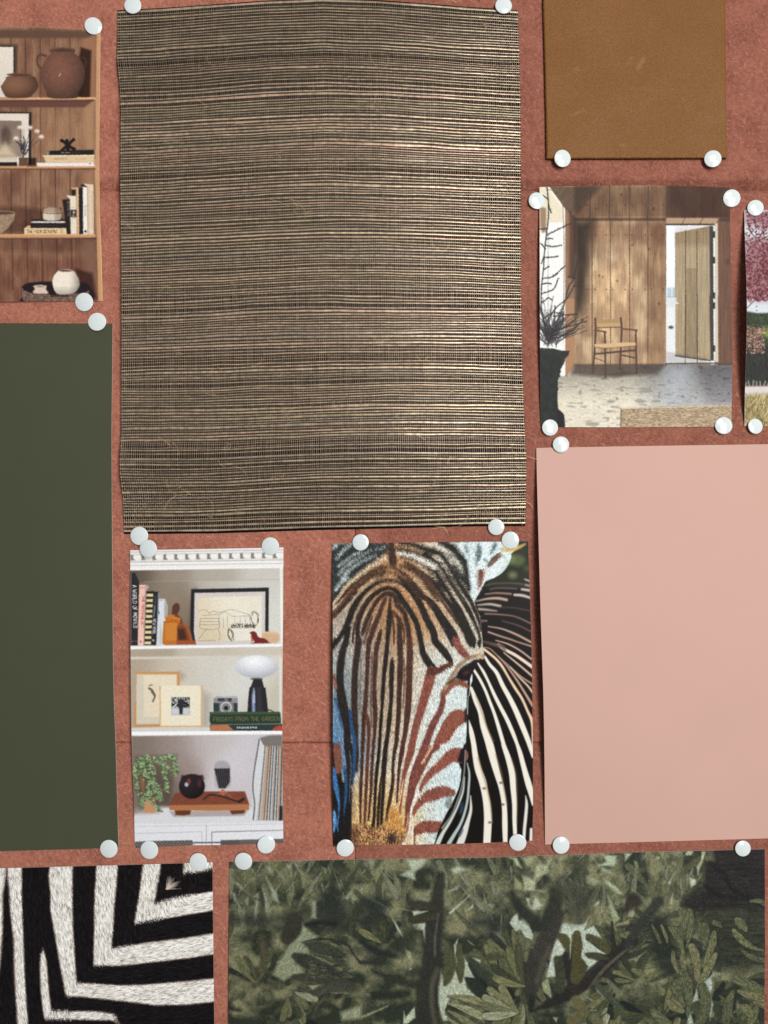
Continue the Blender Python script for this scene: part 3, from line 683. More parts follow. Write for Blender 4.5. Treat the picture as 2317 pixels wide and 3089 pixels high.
    # ---- face: colour field of the pale fur
    def fur(x, y):
        cx = np.array([[1190, 1700, 178, 120, 74], [1080, 1700, 180, 150, 120], [1190, 1850, 160, 114, 76], [1040, 1900, 170, 150, 130], [1330, 1720, 206, 188, 158], [1400, 1780, 186, 186, 172],
                       [1310, 1830, 184, 128, 86], [1420, 1900, 198, 190, 168], [1180, 2050, 168, 128, 96], [1060, 2080, 120, 136, 140], [1260, 2060, 200, 192, 172], [1010, 1980, 150, 158, 156],
                       [1330, 2060, 204, 218, 216], [1380, 2150, 208, 226, 226], [1160, 2200, 188, 156, 120], [1030, 2260, 80, 130, 180], [1220, 2300, 214, 208, 192], [1370, 2330, 196, 220, 222],
                       [1110, 2400, 216, 180, 130], [1180, 2480, 222, 166, 88], [1330, 2480, 200, 222, 226], [1005, 1660, 150, 176, 190], [1350, 1650, 214, 206, 180], [1430, 1680, 214, 232, 234], [1300, 2200, 210, 218, 212]], float)
        w = np.zeros(x.shape+(1,)); s = np.zeros(x.shape+(3,))
        for r in cx:
            g = np.exp(-((x-r[0])**2+(y-r[1])**2)/(2*62**2))[..., None]+1e-7; w += g; s += g*r[2:]
        return s/w
    face = ('1:0,30 400,20 800,20 1300,10 1605,10 | 2:420,20 600,20 900,20 1150,20 1420,20 1400,120 1260,250 1180,480 1020,600 880,660 780,840 720,950 700,990 735,1110 790,1220 810,1400 830,1600 | '
            '4:835,100 860,200 850,310 730,330 720,430 660,540 620,640 590,900 575,1160 590,1250 570,1659 | 6:530,40 480,250 450,340 490,430 480,600 440,760 350,960 230,1180 110,1440 60,1640 | 5:1500,1659 700,1659 0,1659 0,800 0,0 | 3:0,1000 0,300')
    pg(face, fur, 1.5, False)
    # white ear and its brown inside
    pg('2:430,20 1160,20 1150,170 1300,240 1190,480 1030,600 880,660 760,870 695,985 640,900 625,700 560,330 430,200', (212, 231, 234), 2)
    st('2:1110,230,70 1000,320,90 930,410,40', (112, 82, 66), 3); st('2:800,510,110 790,620,90 775,730,40 760,800,12', (112, 66, 52), 2)
    st('2:900,450,60 860,610,34 800,780,18 760,870,10', (228, 220, 206), 2); st('2:880,440,8 960,310,12 1090,200,14', (50, 44, 40), 2)
    st('2:1150,130,60 1280,150,80 1420,110,60 1520,60,30', (206, 168, 96), 5, .9); st('2:1150,230,60 1230,330,60 1190,430,50 1080,530,50', (186, 200, 176), 6, .7)
    for a in ('2:755,50,20 770,130,70 760,230,90 750,310,50', '2:1030,40,40 1010,110,60 965,200,30', '2:560,80,30 580,180,40', '2:730,360,26 740,400,20', '2:860,300,20 900,340,20'): st(a, (58, 74, 76), 6, .85)
    # ---- dark stripes
    blk, brn, rus = (46, 40, 36), (92, 58, 46), (150, 76, 54)
    D_ = [
     ('1:955,0,60 965,150,90 975,260,120 990,370,110 1000,440,40', (78, 54, 42), 6),
     ('1:30,1200,90 130,1080,60 250,920,60 370,760,56 480,640,60 620,560,60 850,450,40 1000,410,30', (104, 72, 50), 5),
     ('1:60,1659,60 150,1520,60 225,1400,70 290,1240,80 360,1060,80 470,900,60 600,770,50 740,680,40 900,640,36 1000,650,36 1110,690,40 1220,760,60 1340,890,80 1450,1080,80 1540,1290,90 1640,1480,90 | 4:60,10,90 150,120,90 240,230,90 310,340,60', blk, 3),
     ('1:225,1659,70 250,1500,70 290,1400,40', blk, 3),
     ('1:435,1659,70 415,1430,50 470,1180,60 560,1000,60 680,870,60 800,790,50 930,765,50 1050,820,60 1130,960,80 1220,1080,70 1330,1250,70 1390,1420,70 1440,1650,70 | 3:1470,200,80 1550,350,90 1630,450,110', blk, 3),
     ('1:490,1530,20 500,1480,50 560,1290,60 650,1100,50 740,960,50 830,870,50 920,850,60 1010,900,50 1060,1040,60 1160,1160,60 1210,1330,60 1240,1500,60 1250,1659,60', (70, 50, 42), 3),
     ('1:600,1659,50 660,1450,70 740,1250,60 800,1080,50 860,930,40', (86, 54, 44), 3),
     ('1:745,1659,50 775,1500,50 795,1430,20', (62, 46, 38), 3),
     ('1:945,880,20 935,1050,36 930,1250,70 910,1450,60 895,1659,50 | 3:870,300,60 840,600,50 820,900,50 810,1080,36 795,1250,44 780,1500,56 770,1659,60 | 5:750,250,60 720,500,60 700,800,56 690,1050,50 670,1300,60 640,1450,70', blk, 2.5),
     ('1:980,1150,30 1060,1230,40 1090,1400,60 1090,1659,60', (66, 48, 40), 3),
     ('1:1080,600,40 1250,700,60 1400,860,60 1560,960,70 | 2:40,1060,90 150,1230,120 260,1400,140 350,1560,150 | 4:350,60,60', blk, 3),
     ('1:1100,400,40 1300,480,60 1460,620,60 1600,800,70 | 2:100,960,40', (96, 64, 48), 4),
     ('1:1000,130,30 1180,150,60 1340,190,40 1500,260,60 1659,330,60', (70, 56, 44), 4), ('1:1100,40,50 1300,60,60 1480,130,70 1659,190,70', (52, 46, 38), 4),
     ('2:150,30,60 330,110,110 430,230,110 515,330,100 555,480,70 585,620,50 610,760,40 620,840,12', (44, 44, 40), 3),
     ('2:20,150,70 150,220,60 230,320,60 310,450,60 390,590,70 470,720,60 560,860,60 640,980,50 700,1120,50 760,1260,40 800,1450,20', blk, 2.5),
     ('2:365,410,30 440,520,60 520,620,60 600,790,30', blk, 3),
     ('2:-100,220,60 0,290,70 100,380,60 200,490,60 290,640,66 400,800,60 500,950,60 590,1100,60 670,1260,50 740,1430,40 790,1600,30 | 4:770,40,50 780,110,30', blk, 2.5),
     ('2:-100,340,60 0,420,70 80,520,70 170,680,80 260,810,60 350,960,60 430,1110,90 510,1250,80 590,1420,80 670,1600,80 | 4:680,80,50', blk, 2.5),
     ('2:-60,560,50 100,740,70 200,900,60 300,1030,60 400,1170,90 480,1330,90 560,1480,100 640,1650,90 | 4:690,110,30', blk, 2.5),
     ('4:390,0,110 440,100,110 520,210,110 600,270,60', (140, 72, 56), 2),
     ('3:60,0,60 20,120,50', blk, 3), ('3:225,0,60 170,200,90 140,400,110 130,600,110 140,800,120 170,1000,140 205,1200,140 225,1400,150 250,1659,150 | 5:250,150,160 270,400,140', (50, 44, 40), 3),
     ('3:430,0,80 405,250,80 375,480,80 365,800,80 365,1100,80 375,1400,80 400,1659,60 | 5:410,200,60 390,450,60', (66, 50, 44), 3),
     ('3:600,0,60 580,250,60 575,450,50 555,800,50 545,1000,60 520,1200,60 510,1400,50 500,1659,70 | 5:490,200,60 480,500,56 465,800,60 460,1050,40 460,1300,30', (84, 54, 46), 2.5),
     ('3:550,1150,20 585,1300,50 595,1500,60 590,1659,60 | 5:580,200,60 565,500,56 550,800,60 540,1050,50 525,1300,40', (112, 66, 52), 2.5),
     ('3:740,0,50 710,200,60 700,420,60 685,700,50 690,1000,60 700,1200,60 690,1500,60 675,1659,60 | 5:655,250,56 640,500,56 630,800,50 610,1000,40 590,1250,40', (86, 56, 48), 2.5),
     ('3:975,290,20 970,400,60 960,700,60 960,900,50 945,1100,50 925,1300,60 905,1500,70 880,1659,80 | 5:860,150,80 840,400,90 835,600,70 825,850,60 810,1050,60 800,1300,50', (52, 42, 36), 2.5),
     ('5:800,500,20 780,700,40 765,900,50 750,1100,50 740,1400,50', (58, 44, 36), 2.5),
     ('3:1100,0,70 1105,300,70 1100,600,70 1085,900,60 1080,1150,60 1060,1400,56 1040,1659,70 | 5:1010,150,66 985,400,50 985,600,60 950,850,60 910,1050,60 880,1250,50', (76, 52, 44), 2.5),
     ('3:1255,0,70 1260,250,80 1250,500,80 1245,800,80 1235,1000,80 1220,1200,80 1190,1450,80 1150,1659,80 | 5:1130,150,80 1090,380,60 1075,550,50 1060,750,40 1050,950,36', (96, 58, 48), 2.5),
     ('3:1610,500,150 1550,740,150 1490,950,130 1430,1150,120 1370,1350,110 1310,1600,100 | 5:1270,150,110 1210,350,90 1160,550,70 1130,750,60 1110,950,50 1090,1150,40', (150, 78, 56), 2),
     ('4:-10,500,120 110,490,90 220,430,70 320,390,60', (112, 64, 50), 2.5),
     ('4:190,830,50 185,1000,70 140,1150,76 60,1300,84 0,1420,90 | 3:1560,1560,90 | 5:1500,50,90 1430,230,110 1370,400,120 1310,600,120 1280,800,110 1240,1000,90 1215,1200,70 1180,1400,40', (134, 70, 54), 2),
     ('5:1240,1150,40 1225,1300,60 1195,1450,40', (150, 84, 54), 3),
     ('6:80,60,110 -20,130,110 | 5:1530,240,110 1450,400,100 1400,520,80 1340,660,60', (138, 72, 52), 2),
     ('6:480,210,230 340,200,190 160,350,140 0,480,110 | 5:1550,540,90 1470,660,56 1420,780,40 1380,890,20', (158, 84, 60), 2),
     ('6:330,800,110 180,790,170 0,850,180 | 5:1540,870,150 1420,970,100 1340,1080,60 1305,1200,30', (152, 82, 60), 2),
     ('6:160,1340,130 0,1360,180 | 5:1500,1350,170 1400,1400,150 1350,1430,60 1325,1550,20', (150, 80, 56), 2),
     ('5:1320,1400,20 1330,1659,30', (130, 70, 52), 2),
    ]
    D_ += [('1:340,1659,22 345,1500,30 400,1250,30 500,1060,26 620,920,20', (84, 56, 44), 2.5), ('1:520,1659,20 560,1500,26 640,1250,24', (96, 64, 48), 2.5), ('1:1000,1659,20 1000,1400,26 970,1200,20', (84, 58, 46), 2.5),
           ('1:1170,1659,18 1160,1450,28 1100,1250,24', (90, 58, 46), 2.5), ('1:60,1000,40 200,860,46 340,700,46 500,570,40 680,470,36 860,400,30', (88, 60, 42), 3), ('1:1060,470,40 1200,560,46 1320,690,46 1480,880,46 1600,1060,50', (78, 52, 40), 3),
           ('1:1180,350,40 1300,410,44 1450,520,44 1620,700,46', (84, 58, 42), 3), ('1:1120,250,30 1280,290,36 1460,380,40 1640,520,40', (88, 66, 50), 3), ('1:720,620,26 800,560,28 900,525,26 1020,530,26 1150,610,30 1270,740,34 1400,920,34', (84, 56, 40), 3), ('1:250,960,30 420,760,34 560,650,34 700,560,30 860,500,26', (88, 60, 42), 3),
           ('1:100,1160,40 260,980,40 400,820,36', (78, 54, 42), 3), ('1:780,330,30 860,260,40 900,200,30', (96, 66, 46), 4), ('2:60,300,26 180,420,28 300,600,28 420,800,26 540,1000,26', (76, 70, 60), 2.5), ('2:-50,640,30 60,800,34 180,980,34 300,1150,34 420,1320,40', (96, 66, 48), 2.5),
           ('2:200,180,22 300,260,26 400,400,24 480,560,20', (96, 92, 82), 3), ('3:650,200,14 640,600,20 630,1000,20 640,1400,16', (120, 88, 72), 3), ('3:470,300,14 460,700,22 455,1100,20', (130, 104, 90), 3), ('3:1165,300,18 1170,700,20 1150,1100,16', (120, 86, 66), 3)]
    for t, c, s in D_:
        P = path(t); mid = P[:, 0] < 1270; P[:, 2] *= np.where(P[:, 2] > 17, 1.1, 1.3)*np.where((P[:, 1] > 2200) & (P[:, 0] < 1230), .74, 1); c2 = np.array(c)*((.80 if c[0] < 130 else np.array([.88, .93, 1.06]))); p.stroke_src(P, c2, s)
    pg('4:500,1120 340,1140 210,1290 120,1480 40,1659 250,1659 420,1420 560,1310 600,1200', (138, 78, 62), 1.5); st('4:560,1130,60 565,1230,70 550,1310,40', (62, 40, 38), 4)
    # left upper corner: black with pale streaks
    pg('1:0,60 600,40 930,60 880,180 700,320 480,480 300,650 150,830 30,1000 0,900', (44, 48, 48), 5)
    for t in ('1:70,300,30 150,200,50 230,120,50 320,60,30', '1:100,420,30 230,320,36 350,230,40 480,170,30', '1:110,560,30 210,430,44 330,340,44 460,260,30 640,150,20', '1:160,620,50 260,500,50 380,400,40 560,300,30 720,230,20', '1:700,140,20 850,110,30', '1:60,800,50 150,680,60 260,600,50', '1:20,120,60 60,80,50'):
        st(t, (180, 194, 192), 4, .85)
    st('1:30,1010,40 130,880,44 230,740,54 400,590,54 560,460,54 740,340,54 880,250,60', (208, 180, 144), 3.5)
    st('1:1050,190,50 1250,230,60 1450,310,80 1659,420,90', (228, 222, 208), 4)
    # left lower blue side
    pg('5:0,0 60,0 130,300 170,620 300,650 330,800 320,1300 330,1659 0,1659', (32, 30, 30), 3, False); pg('5:200,0 330,0 380,300 350,600 330,700 200,640', (40, 36, 36), 3, False)
    st('3:40,1000,60 80,1200,100 130,1450,120 | 5:150,30,80 185,250,70 205,400,60', (96, 128, 158), 3); st('5:200,400,50 225,600,50 225,850,44 205,1050,30 195,1160,12', (42, 80, 124), 3)
    st('3:60,950,50 110,1150,30 160,1400,30', (36, 70, 110), 4, .8); st('5:80,60,120 100,250,130 110,420,110 90,480,60', (122, 76, 62), 3); st('3:30,560,40 60,760,50', (126, 78, 64), 4)
    st('5:30,420,50 55,650,80 90,830,60 115,1000,30 105,1200,18 85,1330,30 100,1420,16', (56, 112, 172), 2.5); st('5:35,1120,50 45,1280,60 30,1430,20', (84, 150, 206), 2.5)
    st('3:290,1150,60 330,1450,60 365,1659,60 | 5:365,250,50 350,500,44 335,680,20', (40, 74, 116), 3); st('5:285,130,10 312,400,12 290,700,12 283,950,10', (90, 110, 130), 2)
    st('5:345,700,24 350,950,60 355,1200,40', (134, 112, 92), 5, .6)
    # pale slivers low on the muzzle
    for t, c in (('5:1460,330,40 1540,180,40 1620,60,50', (206, 160, 120)), ('5:1150,600,12 1130,750,24 1090,950,26 1050,1150,26', (222, 186, 140)), ('5:1430,900,10 1400,830,60', (206, 224, 222)),
                 ('5:1400,790,60 1330,930,50 1285,1070,34 1265,1250,30 1250,1430,44 1190,1560,50 1150,1640,60', (232, 222, 206)), ('5:1310,1180,30 1300,1350,30 1305,1640,40', (230, 216, 196)), ('5:1235,1150,20 1215,1330,24 1185,1420,14', (218, 150, 96))):
        st(t, c, 1.5)
    # orange muzzle, nostril shade and speckle
    def speck(x, y):
        n = vnoise(x/2.2, y/2.6, 9)[..., None]; big = fbm(x/22, y/22, 4)[..., None]
        a = np.array([214, 158, 100.]); b = np.array([84, 52, 36.]); t = np.clip((n-.5)*3.2+.5+(big-.5)*1.2, 0, 1); return b*(1-t)+a*t
    pg('5:330,1330 520,1300 700,1380 850,1320 920,1200 960,1080 1040,1050 1150,1350 1200,1500 1120,1659 330,1659', speck, 12, False, .92)
    pg('5:940,1020 1040,1060 1100,1150 1170,1400 1150,1500 1050,1420 880,1350', (224, 156, 74), 8, True, .6)
    p.frame(1000, 2240, K).ell(970, 1550, 80, 80, (48, 34, 30), 12, .9); p.ell(370, 1500, 60, 180, (84, 54, 42), 14, .7)
    # the creases between cheek and neck
    st('6:280,1000,120 320,820,30', (120, 124, 116), 6, .8); st('6:60,1640,20 160,1380,50 280,1220,50 380,1050,50 450,850,40 490,650,36 510,450,36 530,250,60 545,40,40', (26, 24, 24), 2)
    st('6:560,20,20 550,250,22 535,500,24 490,750,24 420,960,26 330,1180,30 180,1380,30', (146, 152, 146), 2, .8); st('6:470,280,90 500,120,60', (34, 28, 28), 5)
    st('4:610,620,50 600,900,50 590,1200,40 590,1500,40 | 6:560,100,36', (30, 28, 28), 2); st('4:655,560,30 650,660,36 640,720,16 620,900,10', (222, 228, 226), 1.5); st('4:600,900,10 590,1200,12', (200, 205, 204), 1)
    # eye
    st('4:150,900,36 215,760,44 325,600,60 440,420,70 600,290,56 760,250,66 850,265,40', (142, 108, 76), 4, .85)
    st('4:230,860,70 330,720,90 440,680,110 540,720,90 590,760,50', (132, 76, 56), 4)
    pg('4:390,590 470,460 600,365 720,315 830,305 840,340 740,350 725,430 665,540 610,650 500,650 400,610', (28, 22, 22), 2)
    st('4:240,720,12 320,660,30 400,595,26', (60, 44, 34), 2); st('4:540,540,60 600,500,50', (78, 46, 44), 5, .8); st('4:500,480,10 560,420,16 640,390,12', (60, 52, 50), 3)
    st('4:760,250,60 840,290,30', (222, 190, 140), 4, .7)
    # fur grain
    m = np.zeros((p.ny, p.nx)); F = path(face); w, a = p.poly_mask(F[:, :2], 2); m[w] = a
    cx, cy = 1185.0, 1790.0
    ang = np.arctan2(p.Y-cy, p.X-cx); top = np.clip((1900-p.Y)/160, 0, 1)
    dx = np.cos(ang)*top*15+np.sin(p.X/40)*3; dy = np.sin(ang)*top*15+(1-top)*9
    p.scatter(dx*.8, dy*.8, 5, m); p.scatter(2.2, 2.2, 6, m)
    rs = np.random.RandomState(31)
    for k in range(6500):
        X, Y = rs.uniform(1004, 1450), rs.uniform(1640, 2000); j = int((Y-p.y0)/p.q); i = int((X-p.x0)/p.q)
        if m[j, i] < .5: continue
        a_ = math.atan2(Y-1830, (X-1100)*.9)+rs.normal(0, .16); l = rs.uniform(5, 10)*(1 if Y < 1900 else .6); f_ = 1.5 if rs.rand() < .55 else .5
        c_ = np.clip(p.C[j, i]*f_+(12 if f_ > 1 else 0), 0, 235); p.stroke_src(np.array([(X, Y, 1.1), (X+l*math.cos(a_), Y+l*math.sin(a_), .4)]), c_, .3, .5, smooth=False)
    hm = m*(1-.35*np.clip((p.X-1330)/60, 0, 1)); p.hair(dx*.4+.0, dy+.01, .34, 7, hm, 5); p.grain(.16, 8, m); p.grain(.04, 9)
    L_ = p.C.mean(2, keepdims=True); p.C = np.clip(L_+(p.C-L_)*.90, 0, 250)
    return p
E = ([(1002, 1639.5), (1200, 1637), (1400, 1634.5), (1593, 1633)], [(1005, 2553), (1300, 2547), (1450, 2543), (1605.5, 2535.7)],
     [(1002, 1639.5), (1004, 1867), (1004.5, 2150), (1004, 2350), (1005, 2553)], [(1593, 1633), (1603.5, 1949), (1607.5, 2244), (1608, 2449), (1605.5, 2535.7)])
o = sheet('zebra_face_print', E, lambda U, V: .0006+.0060*np.sin(np.pi*V)**1.0*np.exp(-U*1.2)+.0008*np.sin(np.pi*V)*U, .0003, (photo_paper, white_edge), zebra(), 1.3)
tag(o, 'colour print of a zebra face close up with brown and black stripes', 'photo print', 'pictures pinned on the board')
# ---------------------------------------------------------------- bookcase with terracotta pots
def wood_panel(p, x0, y0, x1, y1, c0, c1, seed, gx=2.2, gy=60, amp=.10):
    """vertical wood grain"""
    P = p.T([(x0, y0), (x1, y1)]); w = p.win(P[0, 0], P[0, 1], P[1, 0], P[1, 1])
    if w is None: return
    x, y = p.X[w], p.Y[w]; wv = (fbm(x/30, y/80, seed)-.5)*10
    n = fbm((x+wv)/gx, y/gy, seed+1, 3); b = fbm(x/26, y/50, seed+2, 2)
    t = np.clip((b-.5)*2.2+.5, 0, 1)[..., None]
    p.C[w] = (np.array(c0)*(1-t)+np.array(c1)*t)*(1+(n[..., None]-.5)*2*amp*1.6)

def bookcase():
    p = Paint(-335, 72, 318, 916, 1.4, (118, 84, 68))
    A = lambda: p.frame(0, 0, 3.95); B = lambda: p.frame(0, 480, 3.95)
    A(); X0 = -1320
    wood_panel(p, X0, 300, 1200, 3600, (126, 88, 70), (150, 112, 88), 3)
    # grooves between the boards
    for k in range(-7, 5):
        x = 125+k*176
        p.stroke([(x, 440), (x, 1160)], (66, 44, 36), 7, 3, .85); p.stroke([(x+2, 1270), (x+4, 1990)], (70, 46, 38), 7, 3, .85)
        B(); p.stroke([(x+4, 110), (x+8, 900)], (64, 42, 36), 7, 3, .85); p.stroke([(x+18+k*.8, 940), (x+28, 1550)], (66, 42, 38), 7, 3, .85); A()
    # middle bays lighter
    wood = lambda x, y: np.array([172, 132, 98.])*(1+(fbm(x/1.6, y/45, 8)-.5)[..., None]*.35)
    A(); p.poly([(480, 1285), (1010, 1285), (1010, 1800), (480, 1900)], wood, 60, op=.55)
    B(); p.shade([(-1320, 940), (1150, 940), (1150, 1100), (-1320, 1100)], (.86, .82, .82), 60); p.shade([(-1320, 1100), (1200, 1200), (1200, 1700), (-1320, 1700)], (.94, .88, .88), 80)
    # right-hand side panel and face frame
    A(); p.poly([(985, 330), (1140, 370), (1130, 1180), (1000, 1280), (985, 1280)], (156, 112, 84), 6); p.poly([(1000, 1285), (1130, 1190), (1130, 1960), (1010, 1960)], (170, 130, 98), 18)
    B(); p.poly([(975, 120), (1135, 110), (1150, 900), (1000, 890)], (160, 120, 92), 30); p.poly([(1000, 950), (1150, 950), (1180, 1680), (1060, 1500), (1000, 1300)], (132, 96, 78), 30)
    A(); p.shade([(960, 560), (1085, 600), (1070, 1160), (860, 1160)], (.38, .32, .32), 26)
    p.poly([(1150, 330), (1205, 340), (1190, 1200), (1185, 2060), (1135, 2060), (1140, 1200)], (196, 150, 108), 2); p.poly([(1195, 330), (1215, 330), (1200, 1200), (1190, 2060), (1183, 2060), (1188, 1200)], (228, 190, 138), 1)
    B(); p.poly([(1125, -10), (1188, -10), (1195, 700), (1222, 1700), (1170, 1700), (1150, 900)], (196, 150, 108), 2); p.poly([(1180, -10), (1192, -10), (1198, 700), (1226, 1700), (1216, 1700), (1188, 700)], (232, 194, 142), 1)
    # top rail and its shade
    A(); p.poly([(X0, 320), (450, 322), (1000, 350), (1215, 372), (1215, 300), (X0, 290)], (172, 130, 96), 1); p.poly([(X0, 350), (450, 352), (1120, 372), (1150, 400), (1030, 450), (X0, 455)], (104, 78, 62), 6)
    # shelves: edge and underside
    for f, y, h in ((A, 1165, 32), (A, 1968, 40), (B, 895, 48)):
        f(); y2 = y
        p.poly([(X0, y2-6), (600, y2-2), (1135, y2-8 if f is A else y2), (1140, y2+h-12), (700, y2+h), (X0, y2+h-2)], (200, 150, 110), 1.5)
        p.stroke([(X0, y2), (600, y2+2), (1130, y2-2)], (236, 190, 138), 8, 2)
    A(); p.poly([(X0, 1198), (1115, 1190), (1000, 1276), (X0, 1276)], (108, 72, 62), 4); p.stroke([(X0, 1202), (1110, 1194)], (74, 48, 40), 8, 4)
    p.stroke([(X0, 2012), (1130, 2010)], (90, 60, 48), 8, 4); B(); p.stroke([(X0, 948), (1140, 942)], (80, 52, 44), 10, 6)
    # frames at the left
    A(); p.poly([(-260, 520), (208, 530), (205, 1160), (-260, 1165)], (62, 48, 42), 10, op=.7); p.poly([(-240, 536), (170, 546), (172, 1155), (-240, 1160)], (40, 32, 30), 2); p.poly([(-225, 552), (158, 556), (160, 1160), (-225, 1160)], lambda x, y: np.array([214, 204, 192.])+((x-20)*.25)[..., None]*0+((y-200)*-.06)[..., None], 2)
    p.poly([(-330, 1325), (372, 1335), (368, 1950), (-330, 1950)], (44, 34, 32), 3); p.poly([(-320, 1345), (342, 1350), (338, 1945), (-320, 1948)], (216, 206, 192), 2)
    p.poly([(-230, 1430), (255, 1438), (252, 1862), (-230, 1862)], (136, 116, 104), 2); p.poly([(-230, 1560), (252, 1560), (252, 1862), (-230, 1862)], (154, 136, 120), 30); p.ball(70, 1620, 70, 120, (96, 78, 72), (120, 98, 88), soft=12)
    p.poly([(-80, 1862), (60, 1700), (190, 1862)], (198, 180, 150), 16); p.poly([(-330, 1932), (200, 1930), (200, 1975), (-330, 1975)], (38, 32, 30), 3)
    # large two-handled jar
    p.stroke([(545, 665), (500, 650), (455, 665), (440, 720), (455, 780), (490, 820)], (98, 66, 54), 26, 3); p.stroke([(950, 680), (1000, 690), (1025, 730), (1010, 790), (980, 820)], (74, 48, 40), 24, 3)
    jar = [(592, 590), (640, 570), (740, 562), (850, 572), (892, 590), (885, 630), (930, 670), (990, 760), (1010, 860), (985, 1000), (930, 1100), (900, 1165), (590, 1165), (540, 1080), (485, 950), (480, 860), (510, 760), (560, 680), (600, 640)]
    k = p.f
    def clay(x, y):
        X, Y = (x-k[0])/k[2], (y-k[1])/k[2]; t = np.clip(np.hypot((X-700)/330, (Y-830)/380), 0, 1)[..., None]**2
        return (np.array([132, 88, 72.])*(1-t)+np.array([78, 56, 48.])*t)*(1+(fbm(x/7, y/7, 12)-.5)[..., None]*.16)
    p.poly(jar, clay, 2, True); p.poly([(590, 600), (740, 580), (890, 600), (740, 612)], (82, 58, 50), 3, True); p.stroke([(592, 590), (740, 566), (890, 588)], (118, 82, 70), 8, 2); p.stroke([(700, 905), (718, 875)], (230, 200, 180), 6, 2)
    # squat pot
    p.poly([(5, 1030), (60, 950), (105, 905), (380, 905), (440, 960), (455, 1030), (400, 1110), (330, 1160), (100, 1160), (35, 1100)], lambda x, y: (np.array([138, 98, 76.])*(1-np.clip(np.hypot((x-45)/62, (y-252)/40), 0, 1)[..., None]**2)+np.array([92, 64, 50.])*np.clip(np.hypot((x-45)/62, (y-252)/40), 0, 1)[..., None]**2), 2, True)
    p.ell(230, 885, 152, 18, (122, 88, 70), 2); p.ell(235, 892, 130, 12, (84, 58, 48), 3)
    # dried flowers in a small cube
    rs = np.random.RandomState(4)
    for x, y in ((235, 1530), (355, 1530), (440, 1575), (490, 1640), (190, 1660)):
        p.stroke([(270, 1870), (270+(x-270)*.4, 1760), (x, y)], (70, 60, 64), 5, 1); p.ell(x, y-12, 30, 24, (222, 206, 196), 5); p.ell(x-6, y+8, 18, 10, (166, 130, 120), 3)
    for i in range(26):
        a = rs.uniform(-2.6, -.5); l = rs.uniform(40, 120); x, y = 270+rs.uniform(-30, 30), 1850-rs.uniform(0, 130); p.stroke([(x, y), (x+l*math.cos(a)*.5+8, y+l*math.sin(a)*.5), (x+l*math.cos(a), y+l*math.sin(a))], (52, 48, 58), 6, 1)
    p.rect(205, 1870, 222, 1975, (222, 214, 206), 1); p.poly([(222, 1875), (328, 1875), (325, 1975), (222, 1975)], (110, 76, 64), 2)
    # knot ornament and the stack of books
    for a in (((735, 1672), (880, 1780)), ((735, 1790), (875, 1660)), ((795, 1675), (810, 1785))): p.stroke(list(a), (34, 28, 28), 34, 2)
    for x, y in ((734, 1672), (796, 1672), (880, 1772), (806, 1782)): p.ell(x, y, 20, 20, (32, 26, 26), 2)
    p.poly([(550, 1795), (1118, 1782), (1118, 1842), (550, 1842)], (38, 34, 34), 2); p.rect(548, 1796, 584, 1842, (150, 140, 130), 3); p.stroke([(728, 1815), (830, 1817)], (190, 186, 182), 7, 1, .8, False); p.stroke([(850, 1815), (950, 1815)], (90, 86, 84), 5, 1, .8, False)
    p.poly([(510, 1850), (1118, 1848), (1118, 1934), (545, 1934)], (214, 186, 148), 2); p.stroke([(510, 1854), (1118, 1850)], (240, 226, 206), 8, 1)
    for x in range(640, 800, 16): p.stroke([(x, 1898), (x+9, 1878)], (138, 116, 90), 5, 1, .8, False)
    for x in range(890, 1030, 14): p.stroke([(x, 1896), (x+8, 1884)], (160, 138, 110), 4, 1, .8, False)
    p.poly([(425, 1936), (1118, 1934), (1118, 1976), (450, 1978)], (226, 216, 212), 2); p.ell(1068, 1950, 8, 6, (90, 80, 80), 1); p.shade([(330, 1880), (430, 1880), (430, 1980), (330, 1980)], (.4, .35, .35), 20)
    # lower shelf: bowl, books, lidded pot
    B(); p.shade([(-60, 560), (240, 560), (760, 640), (760, 880), (-60, 880)], (.72, .66, .66), 60)
    p.poly([(-170, 640), (180, 640), (160, 730), (100, 810), (20, 885), (-120, 885)], lambda x, y: np.array([158, 134, 108.])*(1+(fbm(x/5, y/1.6, 21)-.5)[..., None]*.5), 2); p.ell(0, 634, 180, 26, (140, 116, 94), 2); p.ell(0, 640, 160, 18, (94, 74, 60), 3)
    p.poly([(288, 822), (330, 790), (800, 790), (790, 892), (290, 892)], (206, 176, 138), 2); p.rect(288, 822, 792, 892, (222, 194, 152), 2); p.text('THE FOUR SEASONS', 320, 878, 38, (120, 92, 58), 0, 5.5, .85); p.stroke([(725, 830), (725, 886)], (150, 120, 84), 5, 1); p.stroke([(745, 834), (745, 880)], (150, 120, 84), 5, 1)
    p.rect(362, 762, 790, 818, (36, 33, 34), 2); p.rect(372, 712, 780, 762, (46, 42, 42), 2); p.rect(374, 738, 780, 756, (226, 214, 206), 2); p.stroke([(440, 790), (690, 790)], (84, 82, 84), 6, 2, .7)
    p.poly([(512, 610), (535, 582), (600, 572), (670, 578), (715, 595), (730, 625), (728, 690), (700, 722), (600, 732), (530, 720), (510, 690)], (206, 194, 176), 3, True); p.shade([(512, 570), (732, 575), (728, 636), (512, 632)], (.86, .78, .74), 6); p.stroke([(512, 638), (600, 646), (730, 642)], (84, 64, 52), 6, 2); p.shade([(650, 580), (735, 580), (735, 720), (650, 720)], (.84, .8, .78), 24)
    # upright books
    p.poly([(740, 480), (830, 472), (842, 888), (795, 888)], (44, 34, 32), 2)
    p.text('BLOODLINE', 800, 500, 26, (160, 144, 134), 90, 4, 1.1)
